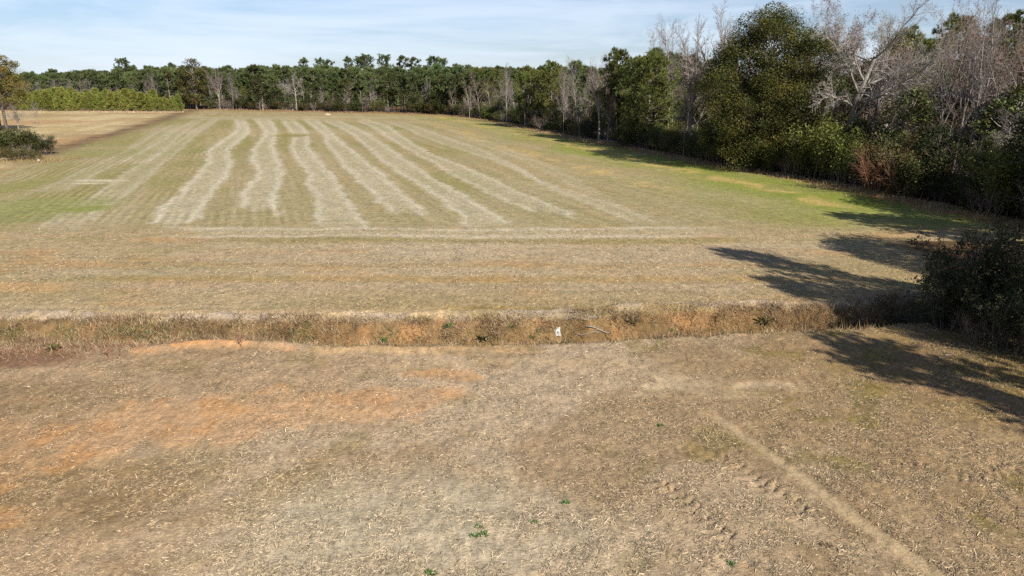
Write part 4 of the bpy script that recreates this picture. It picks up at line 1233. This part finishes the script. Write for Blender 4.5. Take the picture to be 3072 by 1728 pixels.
# scrub along its foot
x = -118.0
while x < 30:
    y = float(back_y(np.array([x]))[0]) + pr.uniform(.5, 3); k = pr.choice(['sg0', 'so0', 'sb1', 'sb0', 'sg1']); h = pr.uniform(1.8, 5.2); s = h / HN[k]
    lab = {'sg': ('green bush at the foot of the back treeline', 'green bushes under the back treeline'), 'so': ('olive bush at the foot of the back treeline', 'olive bushes under the back treeline'), 'sb': ('brown twiggy bush at the foot of the back treeline', 'brown bushes under the back treeline')}[k[:2]]
    plant(k, x, y, None, s, s * 1.2, lab[0], 'bush', lab[1])
    x += pr.uniform(2.0, 4.2)

x = -114.0
while x < 26:
    y = float(back_y(np.array([x]))[0]) + pr.uniform(.5, 6); k = pr.choice(['of1', 'of1', 'dk0', 'bm2', 'bm1', 'of1']); h = pr.uniform(4.5, 9.5); s = h / HN[k]
    lab = ('low bare sapling among the trunks of the back treeline', 'tree', 'bare saplings under the back treeline') if k[0] == 'b' else ('low leafy tree filling between trunks of the back treeline', 'tree', 'low leafy trees under the back treeline')
    plant(k, x, y, None, s, s * 1.15, *lab)
    x += pr.uniform(3.6, 8.0)
# far woods that read as one mass behind the trunks
def woodland():
    n = 9000
    x = rng.uniform(-330, 70, n); y = 322 + rng.random(n) * 45 + np.where(x < -128, 34, 0) + np.clip((x + 20) * -.02, -2, 3)
    z = rng.uniform(0.5, 13.5, n)
    V, F, v = needles(np.stack([x, y, z], 1), rand_dirs(n), 5, 2.4, .35, 1.0, .3)
    me = mk_mesh('distant_woodland', V, [F], {'v': v * .6})
    o = new_obj('distant_woodland', me, M['pine_far'])
    tag(o, 'dark mass of woodland behind the back row of pines', 'woodland', kind='stuff')
    # the same for the depths of the right-hand wood
    n = 16000
    yy = rng.uniform(18, 260, n); xx = wood_x(np.maximum(yy, 44)) + 34 + rng.random(n) * 34
    zz = rng.uniform(0.3, 12.5, n) * (.55 + .45 * rng.random(n))
    V, F, v = needles(np.stack([xx, yy, zz], 1), rand_dirs(n), 5, 1.6, .2, 1.0, .3)
    me = mk_mesh('woodland_depths', V, [F], {'v': v * .6})
    o = new_obj('woodland_depths', me, M['shrub'])
    tag(o, 'shadowy mass of undergrowth deep inside the right woods', 'undergrowth', kind='stuff')
woodland()

# --- row of young pines on the left
for row in range(3):
    px = 62 + row * 3
    while px < 545 - row * 10:
        fade = 1 - max(0, (px - 400)) / 330
        py = 333 - row * 3.5 + pr.uniform(-1, 1)
        x, y = at(px, py)
        top = 279 + pr.gauss(0, 9) + (8 if px < 120 else 0) + (1 - fade) * 46 - row * 1.5
        k = f'yp{pr.randint(0, 2)}'; h = top_height(y, top); s = h / HN[k]
        plant(k, x, y, None, s, s * pr.uniform(.85, 1.3), 'young bushy pine in the bright green row beyond the stubble', 'pine', 'young pines in the row beyond the stubble', name='young_pine')
        px += pr.uniform(7, 12)
for px in range(70, 560, 22):
    x, y = at(px + pr.uniform(-8, 8), 334.5); s = pr.uniform(1.0, 1.8) / HN['sb0']
    plant('sb0', x, y, None, s, s * 1.5, 'low brown brush at the foot of the young pine row', 'brush', 'low brush before the young pines')

# --- left border: turning tree and shrub clump
stand('ye0', 22, 398, 160, 'tree with yellow olive leaves and pale trunk at the left border', 'tree', wide=1.0, rz=.5)
stand('bs1', 58, 402, 300, 'low bare grey tree with drooping limbs beside the left border tree', 'tree', wide=.75)
stand('ye0', 2, 392, 178, 'fuller yellow olive tree close behind the left border tree', 'tree', wide=1.05)
stand('ye0', -60, 400, 185, 'second turning tree, mostly beyond the left border', 'tree', wide=1.0)
stand('bm1', 110, 372, 305, 'thin leafless sapling right of the left border tree', 'tree', wide=1.2)
for k, px, py, top, lab, w in (('sg0', 20, 470, 378, 'large green shrub of the clump at the left border', 1.2), ('sg1', 95, 462, 395, 'dark green shrub in the middle of the left border clump', 1.1),
                               ('sd0', 130, 462, 408, 'low dark shrub at the right end of the left border clump', 1.3), ('sw0', 62, 478, 425, 'pale bare brush tangled in the left border clump', .9),
                               ('so0', 45, 482, 436, 'yellowish low shrub in front of the left border clump', 1.2), ('so0', 110, 480, 446, 'small dry shrub in front of the left border clump', 1.1),
                               ('sw0', 118, 440, 392, 'thin pinkish leafless brush at the back of the left border clump', .8), ('so0', -40, 478, 400, 'olive shrub cut by the left border', 1.2)):
    stand(k, px, py, top, lab, 'shrub', wide=w)

# ------------------------------------------------------------------ the ditch and small things
def blades(P, n_per, L, W, col, jit=.12, lean=.6):
    """upright blades and stalks round the points P; returns verts, tris, colours"""
    P = np.repeat(P, n_per, 0); n = len(P)
    P = P + np.concatenate([rng.normal(0, jit, (n, 2)), np.zeros((n, 1))], 1)
    P[:, 2] = height(P[:, 0], P[:, 1]) - .01
    d = np.concatenate([rng.normal(0, lean, (n, 2)), np.ones((n, 1))], 1); d /= np.linalg.norm(d, axis=1)[:, None]
    a = rng.random(n) * 6.283; s = np.stack([np.cos(a), np.sin(a), np.zeros(n)], 1)
    l = (L * rng.uniform(.4, 1.3, n))[:, None]; w = (W * rng.uniform(.6, 1.4, n))[:, None]
    V = np.stack([P - s * w, P + s * w, P + d * l], 1).reshape(-1, 3)
    c = col[rng.integers(0, len(col), n)] * rng.uniform(.6, 1.35, n)[:, None]
    return V, np.arange(3 * n).reshape(n, 3), np.repeat(c, 3, 0)

def ditch_weeds():
    Vs, Fs, Cs, o = [], [], [], 0
    def add(P, *a, **k):
        nonlocal o
        if not len(P): return
        V, F, c = blades(np.asarray(P, float), *a, **k); Vs.append(V); Fs.append(F + o); Cs.append(c); o += len(V)
    dry = np.array([[.34, .23, .12], [.46, .34, .19], [.28, .18, .10], [.38, .28, .18], [.24, .15, .08], [.50, .40, .27]])
    dark = np.array([[.16, .105, .055], [.22, .145, .08], [.13, .10, .05], [.28, .19, .115]])
    green = np.array([[.12, .14, .05], [.16, .16, .06], [.10, .12, .04]])
    n = 15000
    X = rng.uniform(-26, 23, n); t = rng.random(n)
    yf, yn = far_lip(X), near_lip(X)
    s = -.10 + 1.08 * t
    Y = yf - s * (yf - yn)
    dens = fbm(X / 1.5, Y / .9, 101, 3)
    keep = rng.random(n) < sm(.36, .56, dens) * (.45 + .55 * sm(.05, .6, s)) + .14
    P = np.stack([X, Y, 0 * X], 1)[keep]
    add(P, 7, .26, .012, dry, jit=.16, lean=1.3)
    add(P[::9], 4, .50, .009, dry, jit=.2, lean=.6)
    tall = rng.random(len(P)) < sm(.58, .72, fbm(P[:, 0] / 2.2, P[:, 1] / 1.2, 117, 2)) * .5
    add(P[tall], 6, .60, .011, dark, jit=.2, lean=.6)
    k2 = (rng.random(n) < sm(.50, .66, fbm(X / 1.0, Y / .7, 103, 3)) * .75)
    add(np.stack([X, Y, 0 * X], 1)[k2], 8, .28, .016, dark, jit=.18, lean=1.4)
    k3 = (rng.random(n) < sm(.50, .66, fbm(X / .8, Y / .8, 105, 3)) * .6) & (s > .15)
    add(np.stack([X, Y, 0 * X], 1)[k3], 6, .24, .014, green, jit=.14, lean=.8)
    # matted pale grass and dark tussocks on the far lip
    n = 2600
    X = rng.uniform(-26, 22, n); Y = far_lip(X) + rng.normal(.25, .22, n)
    k = rng.random(n) < sm(.40, .58, fbm(X / .9, Y / .5, 107, 3))
    add(np.stack([X, Y, 0 * X], 1)[k], 7, .11, .011, np.array([[.46, .39, .31], [.36, .28, .21], [.50, .44, .37]]), jit=.13, lean=1.8)
    k = rng.random(n) < sm(.52, .66, fbm(X / .8, Y / .5, 109, 3)) * .8
    add(np.stack([X, Y - .35, 0 * X], 1)[k], 7, .20, .013, dark, jit=.14, lean=1.5)
    # near lip
    n = 1500
    X = rng.uniform(-26, 21, n); Y = near_lip(X) + rng.normal(.10, .12, n)
    k = rng.random(n) < sm(.42, .6, fbm(X / .9, Y / .5, 111, 3))
    add(np.stack([X, Y, 0 * X], 1)[k], 6, .16, .010, dry, jit=.12, lean=.7)
    # heap of straw and brush at the left end
    X = rng.uniform(-24, -14.5, 900); Y = near_lip(X) + rng.normal(-.2, .6, 900)
    add(np.stack([X, Y, 0 * X], 1), 5, .34, .010, np.array([[.30, .16, .10], [.38, .24, .14], [.16, .09, .06], [.42, .32, .2]]), jit=.2, lean=1.2)
    # tangle of bent stems where the ditch runs into the shade
    X = rng.uniform(9.5, 15.5, 520); Y = far_lip(X) - rng.random(520) * 1.7
    add(np.stack([X, Y, 0 * X], 1), 5, .55, .010, np.array([[.44, .33, .18], [.34, .22, .12], [.26, .16, .09]]), jit=.15, lean=1.3)
    me = mk_mesh('ditch_weeds', np.concatenate(Vs), [np.concatenate(Fs)], None, False, {'col': np.clip(np.concatenate(Cs), 0, .8)})
    tag(new_obj('ditch_weeds', me, M['weed']), 'dry brown weeds and grass covering the banks of the ditch', 'weeds', kind='stuff')
ditch_weeds()

def edge_grass():
    """dry grass along the foot of the woods and round the thicket"""
    n = 9000
    Y = 46 * (250 / 46) ** rng.random(n); X = wood_x(Y) - np.abs(rng.normal(.2, 1.0, n)) * (1 + Y / 120) + .6
    k = rng.random(n) < sm(.35, .6, fbm(X / 2.5, Y / 4, 121, 3)) + .15
    P = np.stack([X, Y, 0 * X], 1)[k]
    V, F, c = blades(P, 4, .42, .022, np.array([[.36, .24, .14], [.44, .32, .19], [.26, .16, .10], [.3, .24, .11]]), jit=.3, lean=.6)
    Xb = rng.uniform(-118, 8, 5000); Yb = back_y(Xb) - np.abs(rng.normal(0, 2.5, 5000))
    V2, F2, c2 = blades(np.stack([Xb, Yb, 0 * Xb], 1)[rng.random(5000) < sm(.4, .65, fbm(Xb / 7, Yb / 3, 123, 3))], 3, .6, .06, np.array([[.26, .18, .11], [.32, .23, .14], [.22, .13, .08]]), jit=.6, lean=.7)
    Xc = rng.uniform(-190, -118, 2500); Yc = G(300, 336)[1] - np.abs(rng.normal(0, 2.0, 2500))
    V3, F3, c3 = blades(np.stack([Xc, Yc, 0 * Xc], 1)[rng.random(2500) < sm(.4, .65, fbm(Xc / 7, Yc / 3, 124, 3))], 3, .6, .06, np.array([[.46, .36, .22], [.40, .29, .17]]), jit=.5, lean=.5)
    Xd = rng.uniform(16, 22, 1500); Yd = rng.uniform(22.5, 27, 1500)
    V4, F4, c4 = blades(np.stack([Xd, Yd, 0 * Xd], 1), 5, .16, .009, np.array([[.30, .20, .12], [.36, .27, .15], [.16, .17, .05], [.2, .19, .06]]), jit=.2, lean=.9)
    Xe = np.concatenate([rng.uniform(-69, -60, 700)]); Ye = rng.uniform(93, 101, 700)
    V5, F5, c5 = blades(np.stack([Xe, Ye, 0 * Xe], 1), 3, .55, .02, np.array([[.32, .24, .12], [.24, .18, .08]]), jit=.3, lean=.7)
    allV = [V, V2, V3, V4, V5]; allF = [F, F2, F3, F4, F5]; o = 0; FF = []
    for v_, f_ in zip(allV, allF): FF.append(f_ + o); o += len(v_)
    me = mk_mesh('edge_grass', np.concatenate(allV), [np.concatenate(FF)], None, False, {'col': np.concatenate([c, c2, c3, c4, c5])})
    tag(new_obj('edge_grass', me, M['weed']), 'dry tan grass fringing the foot of the woods and field margins', 'grass', kind='stuff')
edge_grass()

# green weeds that can be told apart
def make_weed(key, n, L, R, mat, name='green_weed', thin=.13):
    a = rng.random(n) * 6.283; el = rng.uniform(.15, 1.2, n)
    d = np.stack([np.cos(a) * np.cos(el), np.sin(a) * np.cos(el), np.sin(el)], 1)
    s = np.stack([-np.sin(a), np.cos(a), np.zeros(n)], 1)
    b = np.stack([rng.normal(0, R * .4, n), rng.normal(0, R * .4, n), np.zeros(n)], 1)
    l = (L * rng.uniform(.5, 1.1, n))[:, None]; w = l * thin
    V = np.stack([b, b + d * l * .55 + s * w, b + d * l + np.array([0, 0, -.12]) * l, b + d * l * .55 - s * w], 1).reshape(-1, 3)
    PROTO[key] = (name, (('leaves', mk_mesh(key, V, [np.arange(4 * n).reshape(n, 4)], {'v': np.repeat(rng.random(n), 4)}), mat),))
make_weed('gw0', 60, .15, .15, M['green_weed'])
make_weed('gw1', 50, .30, .12, M['shrub'])
make_weed('gw2', 60, .32, .18, M['grass_dry'], 'dry_weed', .045)
for px, py, s, k, lab in ((1454, 1606, .85, 'gw0', 'largest green weed of the bright trio in the near stubble'), (1423, 1608, .75, 'gw0', 'left green weed of the bright trio in the near stubble'),
                          (1437, 1581, .7, 'gw0', 'faint rear green weed of the bright trio in the near stubble'), (1601, 1567, .7, 'gw0', 'dull green weed right of the bright trio'),
                          (1697, 1509, .75, 'gw0', 'small bright green weed further out, right of the trio'), (1297, 1722, .85, 'gw0', 'green weed cut by the bottom border'),
                          (1980, 1277, .8, 'gw0', 'dark green weed just left of the head of the footpath'), (2196, 1694, .7, 'gw0', 'green weed near the bottom border left of the footpath'),
                          (1346, 978, 1.3, 'gw0', 'green weed high on the clay bank of the ditch'), (1533, 980, 1.1, 'gw0', 'small green weed on the ditch bank left of the white rag'),
                          (1151, 1022, 1.4, 'gw0', 'green weed at the bottom of the ditch left of centre'), (1596, 1012, 1.0, 'gw0', 'green weed in the ditch bed below the white rag'),
                          (2015, 992, 1.1, 'gw0', 'green weed in the ditch near the shaded end'), (2293, 968, 2.0, 'gw1', 'dark green leafy weed at the straw tangle near the ditch end'),
                          (165, 1048, 1.2, 'gw1', 'dark green weed by the reddish soil heap on the left'), (1447, 1018, 1.1, 'gw1', 'dull green weed under the near lip of the ditch'),
                          (880, 1000, 1.2, 'gw2', 'pale dry weed tuft in the ditch left of centre'), (390, 1003, 1.5, 'gw2', 'tall pale dry weed tuft at the left part of the ditch'),
                          (1900, 968, 1.6, 'gw2', 'dry tawny weed clump on the ditch bank right of centre'), (2482, 1641, .6, 'gw2', 'orange brown dry weed clump left of the footpath')):
    x, y = hit(px, py); plant(k, x, y, None, s, s, lab, 'weed', sink=.02)

# crumpled white rag and scraps
def crumple(name, px, py, sx, sy, sz, label, seed, col=(.40, .385, .35)):
    x, y = hit(px, py); n = 14
    u = np.linspace(-1, 1, n); U, Vv = np.meshgrid(u, u); U = U.ravel(); Vv = Vv.ravel()
    zz = fbm(U * 2.2 + seed, Vv * 2.2, seed, 3) * sz * 1.6 * np.clip(1.25 - np.hypot(U, Vv), .05, 1)
    wx = U * sx * (.8 + .4 * vnoise(U * 1.7 + seed, Vv * 1.7, seed + 1)); wy = Vv * sy * (.8 + .4 * vnoise(U * 1.5, Vv * 1.5 + seed, seed + 2))
    z0 = float(height(np.array([x]), np.array([y]))[0])
    i = np.arange((n - 1) * n).reshape(n - 1, n)[:, :-1].ravel()
    top = np.stack([wx, wy, zz + .015], 1); bot = np.stack([wx * .97, wy * .97, zz * .6], 1)
    F = np.stack([i, i + 1, i + n + 1, i + n], 1)
    me = mk_mesh(name, np.concatenate([top, bot]), [F, F[:, ::-1] + n * n], None, False)
    m, nt = mat_new(name); bsdf(nt, col, .6, .3)
    o = new_obj(name, me, m, None, (x, y, z0 + .02)); tag(o, label, 'litter'); return o
r = crumple('white_rag', 1672, 1000, .13, .16, .22, 'crumpled white rag lying on the clay bank of the ditch', 3); r.rotation_euler = (.9, 0, .2)
r = crumple('white_scrap', 1676, 988, .08, .05, .07, 'small white scrap just above the white rag in the ditch', 4); r.rotation_euler = (.7, 0, .5)
crumple('white_scrap', 1456, 1019, .05, .05, .08, 'tiny white scrap in the ditch left of the white rag', 5)
crumple('white_sack', 116, 484, .22, .3, .22, 'white sack lying in front of the left border shrubs', 6)

# straw heap far off in the field
def heap():
    x, y = at(983, 347); n = 26
    u = np.linspace(-1, 1, n); U, W = np.meshgrid(u, u); U = U.ravel(); W = W.ravel(); r_ = np.hypot(U, W)
    Z = np.clip(1 - r_ ** 1.7, -.04, 1) * .8 * (.75 + .5 * fbm(U * 2.5, W * 2.5, 5, 3)) + (vnoise(U * 14, W * 14, 6) - .5) * .12
    i = np.arange((n - 1) * n).reshape(n - 1, n)[:, :-1].ravel(); F = np.stack([i, i + 1, i + n + 1, i + n], 1)
    z0 = float(height(np.array([x]), np.array([y]))[0])
    c = np.array([[.40, .32, .18]]) * (.75 + .5 * vnoise(U * 11, W * 11, 7))[:, None]
    o = new_obj('straw_heap', mk_mesh('straw_heap', np.stack([U * 1.2, W * 1.1, Z * .7], 1), [F], None, False, {'col': c}), M['straw'], None, (x, y, z0 - .02))
    tag(o, 'small pale straw heap alone near the far end of the field', 'straw heap')
heap()

# sticks and a fallen trunk
def stick(name, p0, p1, r, label, cat, mat, forks=3, lift=.05):
    a, b = hit(*p0), hit(*p1); segs = []; n = 5
    za = float(height(np.array([a[0]]), np.array([a[1]]))[0]) + lift; zb = float(height(np.array([b[0]]), np.array([b[1]]))[0]) + lift
    L = math.dist(a, b); pts = []
    for i in range(n + 1):
        t = i / n; k = L * .05
        x, y = a[0] + (b[0] - a[0]) * t + pr.gauss(0, k), a[1] + (b[1] - a[1]) * t + pr.gauss(0, k)
        z = max(float(height(np.array([x]), np.array([y]))[0]) + lift * .6, za + (zb - za) * t)
        pts.append((x, y, z))
    for i in range(n): segs.append((*pts[i], *pts[i + 1], r * (1 - .6 * i / n), r * (1 - .6 * (i + 1) / n)))
    for _ in range(forks):
        i = pr.randint(1, n - 1); an = pr.random() * 6.28; l = L * pr.uniform(.2, .4)
        q = (pts[i][0] + math.cos(an) * l, pts[i][1] + math.sin(an) * l, pts[i][2] + pr.uniform(.02, .25) * min(1, l))
        segs.append((*pts[i], *q, r * .5, r * .2))
    V, F = tubes(segs, 6); c = np.array(pts[0])
    o = new_obj(name, mk_mesh(name, V - c, [F], None, True), mat, None, pts[0]); tag(o, label, cat)
stick('dead_branch', (1752, 968), (1800, 956), .022, 'pale forked dead branch on the upper ditch bank right of the rag', 'branch', M['twig_pale'], 4, .12)
stick('dead_branch', (1765, 985), (1835, 1012), .024, 'longest pale dead branch slanting down the ditch bank', 'branch', M['twig_pale'], 4, .12)
stick('dead_branch', (1735, 1013), (1795, 1010), .020, 'pale dead branch lying along the ditch bed', 'branch', M['twig_pale'], 3, .12)
stick('dead_branch', (1700, 963), (1745, 958), .018, 'short pale twig at the far lip of the ditch above the rag', 'branch', M['twig_pale'], 2, .08)
stick('fallen_trunk', (1800, 421), (1848, 431), .14, 'pale fallen trunk lying in the shade below the smaller pine', 'log', M['pale_bark'], 2, .12)
stick('dead_branch', (2835, 1068), (2865, 1070), .018, 'pale stick on the shaded ground before the dark thicket', 'branch', M['twig_pale'], 1, .05)
# a dry stalk on the near lip
def stalk(px, py, h, label):
    x, y = at(px, py); z = float(height(np.array([x]), np.array([y]))[0])
    segs = [(0, 0, -.02, .02, 0, h * .6, .012, .009), (.02, 0, h * .6, .0, .02, h, .009, .005)]
    for i in range(9):
        t = .3 + .07 * i; a = i * 2.4; segs.append((.01, 0, h * t, math.cos(a) * .09, math.sin(a) * .09, h * t + .07, .012, .014))
    V, F = tubes(segs, 5); o = new_obj('dry_stalk', mk_mesh('dry_stalk', V, [F], None, True), M['twig_red'], None, (x, y, z)); tag(o, label, 'weed')
stalk(724, 1040, .55, 'upright reddish dry stalk standing on the near lip of the ditch'); stalk(325, 1075, .42, 'short dry stalk in the stubble by the left end of the ditch')

# ------------------------------------------------------------------ labels by place for rows of look-alikes
def ordinal(n):
    w = 'first second third fourth fifth sixth seventh eighth ninth tenth eleventh twelfth'.split()
    return w[n - 1] if n <= 12 else f'{n}' + ('th' if 10 < n % 100 < 14 else {1: 'st', 2: 'nd', 3: 'rd'}.get(n % 10, 'th'))
def number_row(group, key, base, where):
    obs = sorted((o for o in COL.objects if o.get('group') == group), key=key)
    for i, o in enumerate(obs): o['label'] = f'{base}, {ordinal(i + 1)} {where}'
for g_, b_ in (('green shrubs along the wood edge', 'rounded green shrub at the wood edge'), ('olive shrubs along the wood edge', 'olive brown shrub at the wood edge'),
               ('bare shrubs along the wood edge', 'bare twiggy shrub at the wood edge'), ('dark shrubs along the wood edge', 'dark shaded shrub at the wood edge'),
               ('bare trees of the receding wood edge', 'slim bare tree at the receding wood edge'), ('pines of the receding wood edge', 'pine at the receding wood edge'),
               ('leafy trees of the receding wood edge', 'leafy tree at the receding wood edge')):
    number_row(g_, lambda o: o.location.y, b_, 'of its kind from the right border')
for g_, b_ in (('tall green shrubs inside the wood edge', 'tall green shrub behind the front scrub'), ('tall olive shrubs inside the wood edge', 'tall olive shrub behind the front scrub'), ('tall twiggy shrubs inside the wood edge', 'tall twiggy shrub behind the front scrub'),
               ('tall yellow green shrubs inside the wood edge', 'tall yellow green shrub behind the front scrub'), ('tall dark shrubs inside the wood edge', 'tall dark shrub behind the front scrub')):
    number_row(g_, lambda o: o.location.y, b_, 'of its kind from the right border')
for g_, b_ in (('bare trees behind the young pines', 'pale bare tree behind the young pine row'), ('emergent pines of the back treeline', 'pine rising above the back treeline'), ('green bushes under the back treeline', 'green bush under the back treeline'),
               ('olive bushes under the back treeline', 'olive bush under the back treeline'), ('brown bushes under the back treeline', 'brown twiggy bush under the back treeline'),
               ('bare trees of the back treeline', 'bare tree fronting the back treeline'), ('leafy trees of the back treeline', 'leafy tree fronting the back treeline'),
               ('bare saplings under the back treeline', 'low bare sapling under the back treeline'), ('low leafy trees under the back treeline', 'low leafy tree under the back treeline')):
    number_row(g_, lambda o: o.location.x / o.location.y, b_, 'of its kind from the left')

# ------------------------------------------------------------------ thin winter haze
HAZE = False
if HAZE:
    b0, b1 = (-420, -330, -3), (420, 470, 34)
    V = np.array([(x, y, z) for z in (b0[2], b1[2]) for y in (b0[1], b1[1]) for x in (b0[0], b1[0])], float)
    F = np.array([(0, 2, 3, 1), (4, 5, 7, 6), (0, 1, 5, 4), (2, 6, 7, 3), (0, 4, 6, 2), (1, 3, 7, 5)])
    m, nt = mat_new('haze')
    pv = N(nt, 'ShaderNodeVolumePrincipled', Density=.0004, Anisotropy=.0); pv.inputs['Color'].default_value = (.80, .90, 1.0, 1)
    ou = nt.nodes.new('ShaderNodeOutputMaterial'); nt.links.new(pv.outputs[0], ou.inputs['Volume'])
    tag(new_obj('haze', mk_mesh('haze', V, [F]), m), kind='stuff')
